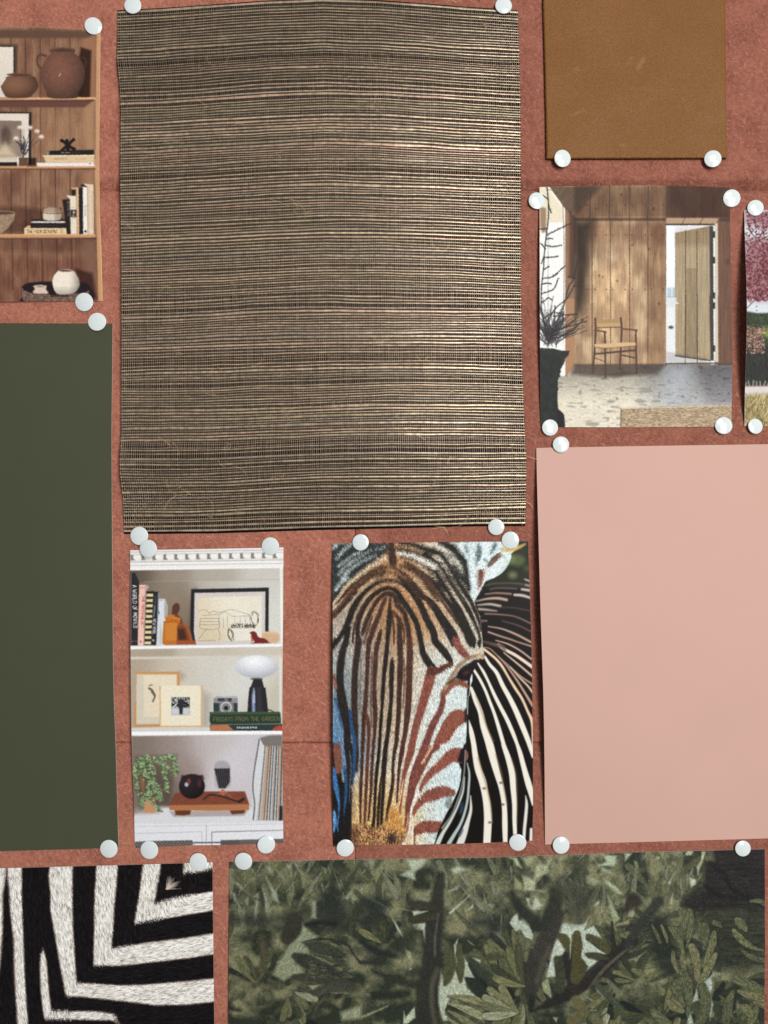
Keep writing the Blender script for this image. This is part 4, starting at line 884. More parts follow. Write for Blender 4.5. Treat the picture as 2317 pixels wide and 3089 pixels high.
    p.poly([(785, 432), (905, 432), (915, 890), (840, 890), (830, 470)], (218, 206, 186), 2); p.rect(838, 600, 912, 690, (52, 46, 44), 2); p.ell(878, 630, 14, 18, (190, 180, 168), 4); p.poly([(850, 690), (870, 650), (900, 690)], (150, 140, 130), 4); p.stroke([(850, 572), (895, 572)], (150, 138, 122), 4, 1); p.stroke([(850, 706), (900, 706)], (160, 148, 132), 4, 1)
    p.poly([(850, 335), (938, 335), (945, 890), (918, 890), (905, 430), (848, 430)], (210, 170, 132), 2); p.rect(848, 360, 902, 432, (42, 36, 34), 3)
    p.poly([(935, 340), (990, 330), (992, 890), (945, 890)], (40, 34, 34), 2); p.poly([(965, 320), (1035, 330), (1042, 890), (990, 890), (985, 340)], (226, 220, 210), 2); p.text('THIS IS HOME', 1004, 540, 18, (90, 84, 80), 90, 3, 1.0); p.ell(1017, 858, 13, 15, (40, 36, 36), 2)
    p.rect(965, 300, 1035, 328, (36, 30, 30), 3); p.poly([(1000, 290), (1115, 300), (1118, 890), (1048, 890), (1040, 330), (1000, 305)], (216, 196, 170), 2); p.stroke([(1055, 330), (1062, 880)], (170, 146, 118), 4, 1); p.stroke([(1094, 380), (1100, 820)], (168, 150, 128), 9, 2, .6); p.stroke([(1117, 300), (1122, 890)], (130, 98, 72), 8, 2)
    # tray, bowl and round vase
    p.shade([(900, 1300), (1100, 1360), (1150, 1660), (900, 1660)], (.55, .46, .48), 40); p.poly([(250, 1520), (330, 1475), (560, 1455), (900, 1460), (1060, 1500), (1060, 1700), (300, 1700), (255, 1640)], (38, 28, 32), 4, True)
    def stone(x, y): return np.array([120, 94, 82.])*(1+(fbm(x/4, y/3, 31)-.5)[..., None]*.9)
    p.poly([(250, 1510), (285, 1560), (400, 1605), (700, 1615), (1000, 1590), (1060, 1560), (1060, 1698), (290, 1698), (255, 1640)], stone, 2)
    p.shade([(600, 1610), (820, 1610), (820, 1640), (600, 1640)], (.6, .55, .55), 12)
    p.poly([(400, 1515), (550, 1515), (545, 1545), (575, 1590), (560, 1605), (400, 1600), (385, 1580), (415, 1545)], (208, 186, 172), 3); p.ell(474, 1514, 78, 18, (222, 206, 194), 2); p.ell(474, 1516, 60, 10, (150, 124, 112), 3)
    p.poly([(690, 1325), (860, 1325), (925, 1400), (948, 1480), (925, 1550), (860, 1600), (700, 1610), (645, 1560), (622, 1470), (640, 1390)], lambda x, y: np.array([226, 214, 198.])*(1-.45*np.clip((x-205)/40, 0, 1)[..., None]**1.5)*(1-.25*np.clip((y-860)/30, 0, 1)[..., None]), 2, True)
    p.ell(775, 1326, 82, 12, (86, 56, 50), 3); p.stroke([(695, 1322), (775, 1312), (855, 1320)], (222, 206, 190), 5, 1)
    L_ = p.C.mean(2, keepdims=True); p.C = p.C*(.90+.14*np.clip((L_-60)/150, 0, 1)); p.scatter(1.5, 1.5, 3); p.grain(.07, 4)
    return p
E = ([(-325, 80), (0, 80.5), (114, 80.5), (253, 88), (303, 94)], [(-320, 911), (0, 909.5), (309.4, 908)], [(-325, 80), (-320, 911)], [(303, 94), (301, 300), (299, 480), (301, 650), (306, 760), (309.4, 908)])
o = sheet('bookcase_print', E, lambda U, V: .0006+.0016*np.sin(np.pi*V)+.0010*np.exp(-((V-1)/.08)**2)*(1-U)*2, .0003, (matte_paper, white_edge), bookcase(), 1.4)
tag(o, 'brown print of wooden bookcase shelves with terracotta pots, books and a round cream vase', 'photo print', 'pictures pinned on the board')

# ---------------------------------------------------------------- wooden room with a chair
def room():
    p = Paint(1618, 552, 2218, 1296, 1.3, (180, 150, 112))
    K = 2.1915; A = lambda: p.frame(1560, 520, K); B = lambda: p.frame(1560, 900, K)
    A(); wood_panel(p, 140, 80, 1440, 1800, (160, 128, 100), (192, 165, 130), 41, 1.8, 70, .09)
    def boards(x, y):
        t = np.clip(fbm(x/22, y/60, 45)*1.2-.1, 0, 1)[..., None]
        return np.array([162, 124, 94.])*(1-t)+np.array([190, 160, 122.])*t
    # upper wall, shaded to the right
    p.shade([(380, 80), (1440, 80), (1440, 300), (380, 300)], (.74, .67, .63), 30); p.shade([(980, 60), (1450, 60), (1450, 345), (980, 320)], (.64, .56, .55), 60)
    p.shade([(380, 300), (980, 300), (980, 320), (380, 320)], (.66, .62, .60), 3); p.shade([(370, 320), (500, 320), (440, 900), (370, 1000)], (.38, .34, .34), 70); p.shade([(470, 320), (985, 320), (985, 480), (470, 440)], (.88, .82, .80), 60)
    p.shade([(860, 330), (985, 330), (985, 1500), (860, 1500)], (.88, .82, .78), 50); p.shade([(480, 640), (760, 600), (760, 1100), (500, 1100)], (1.10, 1.10, 1.07), 90)
    for x0, x1, x2 in ((482, 480, 495), (610, 608, 616), (742, 741, 743), (866, 862, 864), (992, 988, 984), (1110, 1108, None), (1230, 1228, None), (1343, 1345, None)):
        p.stroke([(x0, 88), (x1, 300)], (70, 52, 42), 4.5, 1.5, .9, False)
        if x2: p.stroke([(x1, 300), (x2-1, 322), (x2, 1400)], (74, 56, 42), 4.2, 1.5, .85, False)
    rs = np.random.RandomState(3)
    for y in (214, 412, 772):
        for x in (455, 470, 515, 590, 630, 715, 760, 845, 885, 965): p.ell(x+rs.randint(-3, 3), y, 4, 4, (70, 50, 38), 2, .8)
    for x in (1010, 1095, 1130, 1210, 1250, 1330): p.ell(x, 218, 4, 4, (60, 42, 36), 2, .7)
    for x, y, r in ((688, 145, 10), (518, 240, 9), (900, 240, 14), (938, 866, 9), (760, 480, 5), (870, 505, 7), (540, 680, 7), (565, 690, 5), (660, 715, 6), (1160, 170, 8), (1120, 205, 8)): p.ell(x, y, r*.7, r, (92, 62, 44), 4, .8)
    p.stroke([(935, 440), (925, 500), (900, 590), (895, 650), (905, 760)], (116, 82, 58), 5, 3, .7); p.stroke([(775, 470), (790, 540), (805, 640), (815, 560), (830, 500)], (150, 116, 82), 5, 3, .6)
    # sloping ceiling
    p.poly([(215, 95), (510, 92), (380, 245), (350, 290), (315, 235)], lambda x, y: np.array([112, 90, 72.])*(1+(fbm((x+y)/2.2, (x-y)/60, 48)-.5)[..., None]*.3), 2)
    p.shade([(380, 90), (560, 90), (370, 300)], (.72, .70, .70), 26)
    # window reveal at the left
    p.poly([(148, 96), (212, 96), (316, 236), (318, 1400), (148, 1400)], (226, 226, 222), 1.5); p.poly([(148, 96), (200, 96), (300, 238), (300, 330), (150, 330)], (216, 206, 182), 4); p.poly([(150, 225), (190, 235), (192, 390), (165, 400), (150, 350)], (160, 132, 104), 5)
    p.poly([(200, 96), (216, 96), (318, 234), (302, 240)], (232, 224, 206), 1); p.poly([(214, 96), (220, 96), (320, 236), (316, 240)], (110, 90, 72), 1); p.stroke([(205, 110), (302, 238), (302, 1400)], (120, 104, 84), 4, 1.5); p.stroke([(204, 400), (203, 1400)], (150, 160, 160), 4, 2)
    p.poly([(318, 236), (372, 300), (376, 1400), (318, 1400)], lambda x, y: np.array([150, 112, 88.])*(1+(fbm(x/1.6, y/50, 49)-.5)[..., None]*.3), 3); p.shade([(345, 250), (385, 300), (380, 700), (345, 700)], (.66, .62, .62), 16)
    B(); p.poly([(300, 330), (318, 0), (318, 515), (275, 515), (300, 400)], (228, 226, 220), 2); p.poly([(318, 0), (376, 0), (376, 440), (318, 512)], (176, 132, 98), 3)
    # doorway
    A(); p.poly([(985, 300), (1345, 300), (1310, 336), (1300, 345), (980, 345)], (176, 148, 120), 2); p.poly([(980, 338), (1300, 338), (1300, 352), (980, 352)], (62, 50, 46), 2)
    for x in (1110, 1228): p.stroke([(x, 300), (x-22, 338)], (84, 64, 52), 4, 1)
    p.poly([(984, 348), (1300, 348), (1305, 1500), (984, 1500)], (224, 230, 234), 1.5); p.poly([(986, 760), (1045, 760), (1045, 822), (986, 822)], (188, 202, 212), 12); p.rect(986, 818, 1045, 832, (160, 176, 186), 4); p.rect(986, 826, 1045, 880, (206, 212, 216), 4); p.rect(986, 878, 1045, 1300, (214, 218, 220), 3)
    for x in (998, 1010, 1030, 1038): p.stroke([(x, 822), (x+2, 765)], (150, 160, 168), 4, 3)
    for i in range(16): p.stroke([(rs.uniform(990, 1040), rs.uniform(1040, 1090)), (rs.uniform(990, 1040), rs.uniform(1040, 1090))], (130, 132, 130), 3, 2)
    p.ell(1016, 1024, 16, 10, (70, 74, 72), 5)
    wood_d = lambda x, y: np.array([168, 150, 120.])*(1+(fbm(x/1.8, y/60, 52)-.5)[..., None]*.3)
    p.poly([(1042, 398), (1275, 352), (1275, 1308+480), (1042, 1200+480)], wood_d, 1.5)
    B(); p.poly([(1044, -300), (1275, -300), (1278, 408), (1045, 375)], wood_d, 1.5)
    p.poly([(984, 0), (1044, 0), (1045, 376), (1278, 412), (1300, 425), (984, 428)], (214, 216, 216), 1.5); p.stroke([(1045, 378), (1275, 410)], (66, 58, 52), 7, 2)
    p.rect(984, 0, 1044, 60, (200, 206, 210), 4); p.shade([(984, 350), (1250, 395), (1250, 428), (984, 428)], (.86, .84, .84), 16); p.ell(1016, 190, 16, 10, (70, 74, 72), 5)
    A(); 
    for x0, x1 in ((1112, 1110), (1187, 1190)): p.stroke([(x0, 384), (x1, 1500)], (84, 66, 48), 4, 1.5)
    B()
    for x0, x1, yb in ((1112, 1112, 385), (1189, 1190, 396)): p.stroke([(x0, -30), (x1, yb)], (84, 66, 48), 4, 1.5)
    p.shade([(1112, -200), (1190, -200), (1190, 390), (1112, 380)], (.90, .88, .86), 8); p.stroke([(1050, 30), (1062, 30)], (220, 220, 214), 9, 2)
    A(); p.stroke([(1048, 828), (1048, 860)], (200, 200, 190), 7, 2); p.shade([(1042, 350), (1275, 350), (1275, 480), (1042, 480)], (.9, .86, .84), 40)
    for f, y0, y1 in ((A, 352, 1120), (B, -20, 410)):
        f(); p.poly([(1270, y0), (1296, y0), (1300, y1), (1277, y1)], (74, 66, 62), 2); p.poly([(1296, y0), (1308, y0), (1310, y1), (1300, y1)], (212, 214, 214), 1.5); p.poly([(1308, y0-14), (1326, y0-20), (1330, y1+14), (1310, y1+10)], (196, 186, 168), 1.5)
    A()
    for y in (410, 580, 880): p.rect(1293, y-22, 1307, y+20, (44, 40, 40), 2)
    B(); p.rect(1293, -40, 1307, 0, (44, 40, 40), 2); p.rect(1293, 310, 1307, 350, (44, 40, 40), 2)
    # right wall
    for f, y0, y1 in ((A, 300, 1120), (B, -20, 436)):
        f(); p.poly([(1326, y0), (1440, y0), (1440, y1), (1330, y1)], lambda x, y: np.array([120, 86, 68.])*(1+(fbm(x/1.8, y/60, 58)-.5)[..., None]*.35), 2)
    A(); p.poly([(1345, 300), (1440, 300), (1440, 325), (1335, 322)], (86, 66, 56), 3); p.ell(1390, 590, 12, 22, (84, 62, 50), 5, .6)
    # floor
    B()
    def floor(x, y):
        n = fbm(x/9, y/3.5, 61, 3); r = fbm(x/2.5, y/2, 62, 2); t = np.clip((x-1900)/120, 0, 1)[..., None]
        base = np.array([204, 196, 178.])*(1-t)+np.array([164, 164, 164.])*t
        g = np.clip((y-1105)/110, 0, 1)[..., None]
        c = base*(.74+.30*g)*(1+(n-.5)[..., None]*.18)*(1+(r-.5)[..., None]*.10)
        blob = np.clip((vnoise(x/14, y/5.5, 64)-.78)*7, 0, 1)[..., None]
        return c*(1-blob*.2)
    p.poly([(380, 440), (984, 436), (1440, 436), (1440, 870), (140, 870), (140, 520), (320, 512)], floor, 2)
    p.shade([(380, 436), (984, 436), (930, 500), (560, 520), (360, 500)], (.66, .60, .58), 26); p.poly([(984, 436), (1150, 436), (1130, 600), (1010, 690), (960, 560)], (196, 204, 214), 50, op=.42); p.shade([(1200, 440), (1440, 440), (1440, 700), (1250, 700)], (.86, .85, .86), 50)
    for x, y, w_, h_ in ((850, 612, 44, 10), (714, 590, 34, 6), (516, 606, 34, 7), (620, 680, 28, 12), (812, 678, 36, 14), (918, 678, 30, 9), (358, 714, 32, 6), (650, 718, 36, 6), (452, 568, 24, 6), (496, 830, 46, 14), (1000, 634, 30, 5), (1080, 600, 26, 4), (630, 748, 40, 4), (930, 484, 18, 4)): p.ell(x, y, w_, h_, (134, 134, 122), 4, .6, rot=rs.uniform(-.1, .15))
    p.stroke([(984, 431), (1330, 427)], (92, 76, 66), 9, 2); p.stroke([(380, 441), (984, 438)], (90, 66, 52), 6, 2); p.stroke([(1330, 436), (1440, 436)], (84, 64, 54), 6, 2)
    # woven rug
    p.poly([(684, 728), (1000, 712), (1440, 705), (1440, 870), (680, 870)], lambda x, y: np.array([172, 150, 122.])*(1+(fbm(x/7, y/1.5, 71, 3)-.5)[..., None]*.75), 2)
    p.stroke([(686, 730), (684, 860)], (120, 100, 76), 8, 2, .8); p.stroke([(690, 728), (1440, 706)], (206, 188, 158), 5, 1.5)
    # chair
    B(); cw = (92, 66, 54)
    p.poly([(520, 142), (685, 132), (688, 188), (522, 194)], (190, 156, 112), 2); p.stroke([(520, 193), (688, 188)], (96, 68, 54), 5, 1.5); p.shade([(520, 140), (688, 132), (688, 160), (520, 165)], (.92, .9, .88), 4)
    p.stroke([(515, 132), (518, 210), (512, 320), (500, 490)], cw, 12, 1.5); p.stroke([(684, 128), (690, 200), (686, 300), (676, 470)], cw, 12, 1.5)
    p.stroke([(512, 210), (560, 216), (586, 222)], (112, 78, 62), 11, 1.5); p.stroke([(692, 200), (740, 204), (790, 210)], (112, 78, 62), 11, 1.5)
    p.stroke([(578, 222), (580, 330), (584, 522)], cw, 12, 1.5); p.stroke([(784, 212), (784, 320), (789, 496)], cw, 12, 1.5)
    p.poly([(510, 302), (690, 290), (782, 292), (784, 310), (600, 328), (510, 322)], (206, 172, 128), 1.5); p.stroke([(512, 322), (600, 328), (782, 312)], (140, 104, 74), 5, 2)
    p.stroke([(512, 366), (600, 358), (776, 342)], (80, 58, 48), 11, 2); p.stroke([(505, 390), (575, 416)], (120, 82, 62), 6, 1.5); p.stroke([(685, 372), (778, 392)], cw, 9, 1.5)
    p.shade([(590, 500), (700, 480), (800, 490), (640, 530)], (.85, .82, .8), 14)
    # larch twigs
    A(); tw = (48, 46, 50)
    p.stroke([(196, 98), (206, 200), (205, 300), (190, 430), (180, 520), (172, 640), (160, 760), (160, 900), (185, 1010), (205, 1120)], tw, 7, 2)
    twigs = [[(200, 175), (170, 150)], [(206, 215), (225, 265)], [(200, 410), (250, 385), (310, 355), (352, 338)], [(198, 370), (150, 375)], [(190, 440), (230, 435)], [(186, 480), (235, 490), (290, 480)], [(184, 560), (225, 560), (268, 555)], [(182, 500), (158, 470)],
             [(168, 700), (230, 690), (290, 640), (316, 618)], [(230, 690), (268, 668)], [(165, 800), (240, 770), (270, 700)], [(210, 1120), (300, 900), (340, 750), (375, 700), (398, 580)], [(375, 700), (340, 685)], [(190, 1000), (250, 900), (330, 830), (376, 745)], [(376, 745), (415, 750)],
             [(240, 950), (330, 940), (395, 938)], [(220, 1060), (330, 1020), (400, 1000), (455, 984)], [(230, 1080), (340, 1060), (430, 980), (430, 970)], [(215, 1100), (300, 1080), (380, 1060)], [(172, 560), (160, 600)], [(176, 640), (210, 620)], [(205, 1120), (175, 980), (150, 900)], [(205, 1130), (240, 1000), (250, 880)], [(205, 1130), (170, 1040), (150, 1020)],
             [(160, 740), (200, 730), (225, 735)], [(162, 860), (205, 830), (230, 840)], [(182, 960), (230, 930), (290, 930)], [(210, 1100), (255, 1030), (310, 960)], [(300, 1000), (300, 930)]]
    for t in twigs: p.stroke(t, tw, 5.5, 1.6, .95)
    for t in twigs:
        P = np.array(t, float)
        for k in range(len(P)-1):
            for s in np.linspace(0, 1, int(np.hypot(*(P[k+1]-P[k]))/16)+2): q = P[k]*(1-s)+P[k+1]*s; p.ell(q[0]+rs.uniform(-4, 4), q[1]+rs.uniform(-4, 4), 4, 4, (60, 54, 56), 1.5, .8)
    B()
    for i in range(100):
        a = rs.uniform(-2.7, -.35); l = rs.uniform(60, 270); x, y = 215+rs.uniform(-45, 45), 325-rs.uniform(0, 120); x1, y1 = x+l*math.cos(a), y+l*math.sin(a)*.9
        p.stroke([(x, y), ((x+x1)/2+rs.uniform(-14, 14), (y+y1)/2), (x1, y1)], (52, 48, 52), 3.6, 1.6, .75)
    # dark tree-stump vase
    p.poly([(140, 325), (180, 328), (240, 330), (290, 345), (346, 345), (338, 375), (318, 395), (308, 430), (288, 460), (278, 500), (262, 560), (270, 600), (262, 640), (268, 700), (270, 730), (300, 755), (312, 800), (316, 870), (140, 870)], lambda x, y: np.array([46, 50, 48.])*(1+(fbm(x/10, y/14, 77)-.5)[..., None]*.5), 2)
    for y in range(400, 740, 14): p.ell(286-(y-400)*.08+rs.uniform(-6, 3)-(10 if y > 520 else 0), y, 8, 8, (40, 44, 42), 2)
    p.poly([(262, 780), (275, 735), (310, 770), (314, 870), (262, 870)], (34, 36, 36), 3)
    p.stroke([(150, 338), (230, 334), (300, 350)], (74, 78, 76), 5, 3, .7)
    L_ = p.C.mean(2, keepdims=True); p.C = p.C*(.82+.20*np.clip((L_-70)/120, 0, 1)); p.scatter(1.4, 1.4, 3); p.grain(.07, 4)
    return p
E = ([(1627.5, 564), (1760, 561.5), (1957, 559), (2100, 562), (2201, 566)], [(1631, 1288), (1900, 1289), (2206.6, 1287)], [(1627.5, 564), (1628, 800), (1629, 1000), (1631, 1288)], [(2201, 566), (2203, 700), (2207, 900), (2209, 1020), (2208.5, 1120), (2206.6, 1287)])
o = sheet('wooden_room_print', E, lambda U, V: .0006+.0030*np.sin(np.pi*V)*np.exp(-U*.8)+.0009*np.sin(np.pi*U)*np.exp(-(V/.06)**2), .0003, (matte_paper, white_edge), room(), 1.35)
tag(o, 'print of a timber room with an armchair, an open plank door and bare twigs', 'photo print', 'pictures pinned on the board')

# ---------------------------------------------------------------- garden
def garden():
    p = Paint(2236, 622, 2660, 1292, 1.6, (200, 206, 212)); rs = np.random.RandomState(12)
    p.frame(2217, 560, 2.91)
    for t in ([(205, 490), (245, 380), (240, 280), (290, 230)], [(205, 490), (150, 420), (110, 330)], [(245, 380), (320, 340), (480, 240)], [(100, 1080), (180, 1000), (300, 900), (500, 820)], [(180, 1000), (140, 880)], [(205, 490), (330, 430), (560, 400)]):
        p.stroke(t, (74, 66, 70), 7, 2)
    p.poly([(80, 215), (1290, 215), (1290, 400), (300, 380), (80, 330)], (120, 66, 72), 30, op=.6); p.poly([(80, 490), (600, 470), (1290, 500), (1290, 1000), (500, 1010), (80, 980)], (116, 60, 66), 40, op=.65)
    def leaves(n, x0, x1, y0, y1, cols, sz):
        for i in range(n):
            x, y = rs.uniform(x0, x1), rs.uniform(y0, y1); a = rs.uniform(0, 3.14); l = rs.uniform(.6, 1.3)*sz
            P = np.array([(x, y, sz*.3), (x+l*math.cos(a)*.5, y+l*math.sin(a)*.5, sz*.55), (x+l*math.cos(a), y+l*math.sin(a), .5)]); P = p.T(P); p.stroke_src(P, cols[rs.randint(len(cols))], 1.2, 1, smooth=False)
    red = [(104, 48, 54), (124, 64, 70), (76, 36, 42), (150, 96, 100), (92, 42, 48)]
    leaves(140, 85, 1280, 215, 380, red, 17); leaves(420, 85, 1280, 480, 720, red, 17); leaves(560, 85, 1280, 740, 1010, red, 17); leaves(90, 100, 1280, 700, 1130, [(110, 84, 90), (90, 60, 66)], 15)
    leaves(60, 85, 1280, 380, 520, [(84, 84, 80), (128, 80, 84)], 15); leaves(1500, 85, 1280, 225, 640, red, 21); leaves(1900, 85, 1280, 640, 1010, red, 22)
    hedge = lambda x, y: np.array([52, 62, 44.])*(1+(fbm(x/3.5, y/3.5, 5)-.5)[..., None]*1.1)
    p.poly([(80, 1100), (200, 1120), (500, 1110), (1290, 1150), (1290, 1750), (80, 1760)], hedge, 5)
    p.poly([(180, 1280), (300, 1240), (1290, 1230), (1290, 1330), (300, 1340)], lambda x, y: np.array([112, 126, 66.])*(1+(fbm(x/3, y/3, 6)-.5)[..., None]*.9), 10)
    p.poly([(80, 1420), (1290, 1380), (1290, 1750), (80, 1760)], lambda x, y: np.array([44, 46, 42.])*(1+(fbm(x/2.2, y/9, 7)-.5)[..., None]*.9), 12)
    leaves(260, 95, 260, 1230, 1470, [(140, 92, 84), (176, 132, 122), (108, 66, 60), (196, 160, 150)], 16); leaves(130, 400, 1280, 1300, 1500, [(140, 92, 84), (108, 66, 60)], 16)
    p.poly([(80, 1760), (1290, 1745), (1290, 1880), (80, 1880)], (206, 200, 196), 3); p.stroke([(85, 1760), (1290, 1748)], (120, 78, 84), 8, 2)
    for x in range(95, 1280, 32): p.stroke([(x, 1755), (x+rs.uniform(-10, 14), 1712+rs.uniform(0, 20))], (214, 202, 186), 8, 3, .8)
    p.poly([(80, 1850), (160, 1830), (1290, 1840), (1290, 2130), (80, 2130)], lambda x, y: np.array([150, 132, 88.])*(1+(fbm(x/2.5, y/5, 9)-.5)[..., None]*1.0), 16)
    for i in range(420):
        x, y = rs.uniform(85, 1280), rs.uniform(1850, 2110); a = -1.57+rs.uniform(-.8, .8); l = rs.uniform(25, 70)
        p.stroke([(x, y), (x+l*math.cos(a), y+l*math.sin(a))], [(196, 178, 130), (100, 96, 56), (80, 84, 50), (222, 206, 164)][rs.randint(4)], 5, 1.5, .8)
    p.grain(.06, 3); return p
E = ([(2245, 634), (2400, 632), (2640, 630)], [(2246, 1285.5), (2400, 1286), (2640, 1285)], [(2245, 634), (2248, 740), (2252, 850), (2253.5, 920), (2253, 1000), (2251, 1075), (2247, 1200), (2246, 1285.5)], [(2640, 630), (2640, 1285)])
o = sheet('garden_print', E, lambda U, V: .0006+.0085*np.sin(np.pi*np.clip(V, 0, 1))**1.1*np.exp(-U*1.2), .0003, (matte_paper, white_edge), garden(), 1.6)
tag(o, 'print of a garden with red maple leaves, a clipped hedge and pale grasses', 'photo print', 'pictures pinned on the board')
# ---------------------------------------------------------------- white shelves
def shelves():
    p = Paint(386, 1644, 862, 2566, 1.2, (206, 198, 188)); K = 3.1904
    A = lambda: p.frame(360, 1580, K); B = lambda: p.frame(360, 2080, K); rs = np.random.RandomState(5)
    def grad(stops):
        S_ = np.array(stops, float)
        def f(x, y):
            w = np.zeros(x.shape+(1,)); s = np.zeros(x.shape+(3,))
            for r in S_:
                X, Y = p.f[0]+r[0]*p.f[2], p.f[1]+r[1]*p.f[2]; g = np.exp(-((x-X)**2+(y-Y)**2)/(2*42**2))[..., None]+1e-7; w += g; s += g*r[2:]
            return s/w
        return f
    A(); p.rect(90, 200, 1600, 560, (226, 224, 222))
    # cornice with dentils
    sk = lambda x: -(x-105)*.0155
    def band(y, h, col, s=1.5): p.stroke([(90, y), (1600, y+sk(1600))], col, h, s, smooth=False)
    band(272, 6, (170, 168, 168)); band(296, 4, (196, 194, 192)); band(330, 50, (214, 212, 208), 2)
    for k in range(15):
        x = 106+k*105.5; y = 300+sk(x)-4
        p.poly([(x, y), (x+28, y+2), (x+26, y+34), (x+46, y+52), (x, y+56)], (128, 122, 116), 2); p.poly([(x+30, y+2), (x+100, y), (x+100, y+50), (x+44, y+50), (x+30, y+34)], (232, 230, 226), 1.5)
        p.stroke([(x, y+2), (x+98, y)], (150, 146, 142), 3, 1, .7)
    band(368, 5, (150, 146, 142)); band(386, 22, (232, 230, 228)); band(402, 5, (176, 172, 168)); band(414, 12, (236, 235, 232)); band(436, 14, (240, 240, 238))
    # top bay
    A(); p.poly([(90, 448), (1600, 424), (1600, 540), (90, 570)], grad([(150, 470, 92, 80, 70), (500, 470, 146, 134, 122), (900, 480, 172, 164, 154), (1400, 480, 196, 192, 184)]), 3)
    p.poly([(90, 560), (1600, 534), (1600, 1160), (90, 1175)], grad([(200, 600, 108, 94, 82), (450, 620, 142, 130, 116), (600, 800, 130, 114, 98), (620, 1050, 120, 104, 88), (900, 570, 184, 178, 168), (1300, 570, 198, 196, 188), (1550, 900, 206, 206, 198)]), 3)
    p.stroke([(240, 555), (1540, 536)], (160, 152, 142), 4, 3, .7); p.stroke([(1556, 420), (1562, 1150)], (232, 232, 228), 22, 3)
    # picture
    p.poly([(700, 640), (735, 620), (730, 1160), (690, 1160), (660, 1000)], (96, 84, 72), 14, op=.8)
    p.poly([(690, 628), (1438, 612), (1434, 1060), (1400, 1150), (715, 1160), (680, 1010)], (34, 34, 36), 2)
    p.poly([(722, 664), (1404, 650), (1402, 1155), (735, 1162), (716, 1040)], (204, 196, 192), 2); p.poly([(752, 708), (1370, 690), (1368, 1120), (750, 1132)], grad([(780, 800, 214, 200, 172), (1000, 760, 228, 222, 206), (1350, 700, 222, 216, 200), (1300, 1080, 224, 220, 208), (800, 1100, 206, 192, 164)]), 3)
    ink = (74, 66, 58)
    for t in ([(760, 845), (790, 830), (830, 828), (862, 858)], [(862, 858), (910, 838), (960, 852), (1060, 826), (1130, 836), (1250, 872)], [(950, 878), (1010, 848), (1075, 882)], [(780, 910), (955, 908)], [(780, 908), (782, 1005), (950, 1004), (952, 912)], [(960, 890), (965, 1000)], [(1040, 888), (1042, 1000)], [(1075, 890), (1250, 885)], [(1060, 1000), (1310, 1002)],
              [(1250, 872), (1262, 990)], [(1000, 900), (1002, 1000)], [(1110, 900), (1112, 970)], [(1160, 905), (1162, 970)], [(1210, 905), (1212, 970)], [(760, 1110), (838, 1012)], [(950, 1010), (966, 1060), (958, 1116)], [(755, 1126), (920, 1122)], [(780, 940), (950, 938)], [(780, 970), (950, 970)], [(800, 880), (950, 870)]): p.stroke(t, ink, 3, 1.5, .75)
    for x, y, rx, ry in ((1300, 910, 46, 74), (1070, 1068, 28, 60)):
        for i in range(26 if x > 1200 else 12):
            a = rs.uniform(0, 6.28); q = rs.uniform(.6, 1); p.stroke([(x+rx*q*math.cos(a), y+ry*q*math.sin(a)), (x+rx*q*math.cos(a+.5), y+ry*q*math.sin(a+.5))], ink, 4, 1.5, .8)
    p.stroke([(1050, 1010), (1046, 1070), (1076, 1124)], (44, 40, 38), 7, 2); p.stroke([(1062, 1010), (1096, 1080), (1096, 1124)], ink, 4, 2)
    for i in range(70): x, y = rs.uniform(1070, 1310), rs.uniform(970, 1000); p.stroke([(x, y), (x+rs.uniform(-14, 14), y-rs.uniform(4, 20))], (48, 44, 40), 4, 1.5, .85)
    # books
    p.poly([(106, 470), (150, 470), (190, 560), (188, 1172), (106, 1172)], (40, 38, 40), 2); p.rect(105, 470, 114, 1172, (110, 104, 120), 2); p.text('A WORLD OF MOVIES', 124, 590, 38, (226, 222, 216), 88.5, 5, .92); p.stroke([(108, 1130), (182, 1128)], (130, 128, 128), 4, 2)
    p.poly([(190, 586), (250, 586), (232, 1172), (175, 1172)], (228, 188, 174), 2); p.text('THE MAXIMALIST', 218, 690, 24, (176, 76, 76), 92, 4.5, 1.3); p.stroke([(206, 612), (244, 614)], (196, 110, 106), 14, 3, .6); p.ell(203, 1132, 8, 10, (180, 90, 84), 2)
    p.poly([(250, 586), (285, 600), (262, 640), (240, 1172), (232, 1172)], (190, 160, 146), 3)
    p.poly([(258, 650), (330, 645), (305, 1170), (238, 1170)], (34, 34, 36), 2)
    for k in range(10):
        y = 672+k*51; x = 262-k*2.2; p.poly([(x, y), (x+62, y), (x+60, y+27), (x-2, y+27)], (222, 202, 154), 2)
    p.poly([(328, 650), (378, 652), (360, 1170), (306, 1170)], (36, 36, 40), 2); p.text('NEW YORK', 324, 915, 26, (206, 206, 206), 92, 4.5, .95); p.stroke([(340, 790), (330, 890)], (170, 170, 176), 14, 2, .6); p.stroke([(348, 690), (344, 770)], (120, 120, 130), 8, 2, .7); p.ell(325, 1120, 9, 11, (190, 190, 190), 2)
    p.poly([(370, 656), (392, 670), (395, 720), (362, 1170), (352, 1170)], (130, 126, 130), 3); p.poly([(380, 720), (440, 722), (462, 800), (440, 1170), (356, 1170)], (206, 214, 222), 2); p.poly([(432, 722), (466, 800), (458, 900), (430, 900)], (170, 164, 156), 4); p.ell(400, 735, 14, 8, (206, 150, 160), 4); p.poly([(372, 820), (386, 850), (380, 872), (366, 850)], (70, 120, 110), 3); p.poly([(390, 940), (415, 1060), (405, 1150), (380, 1160)], (184, 190, 190), 6)
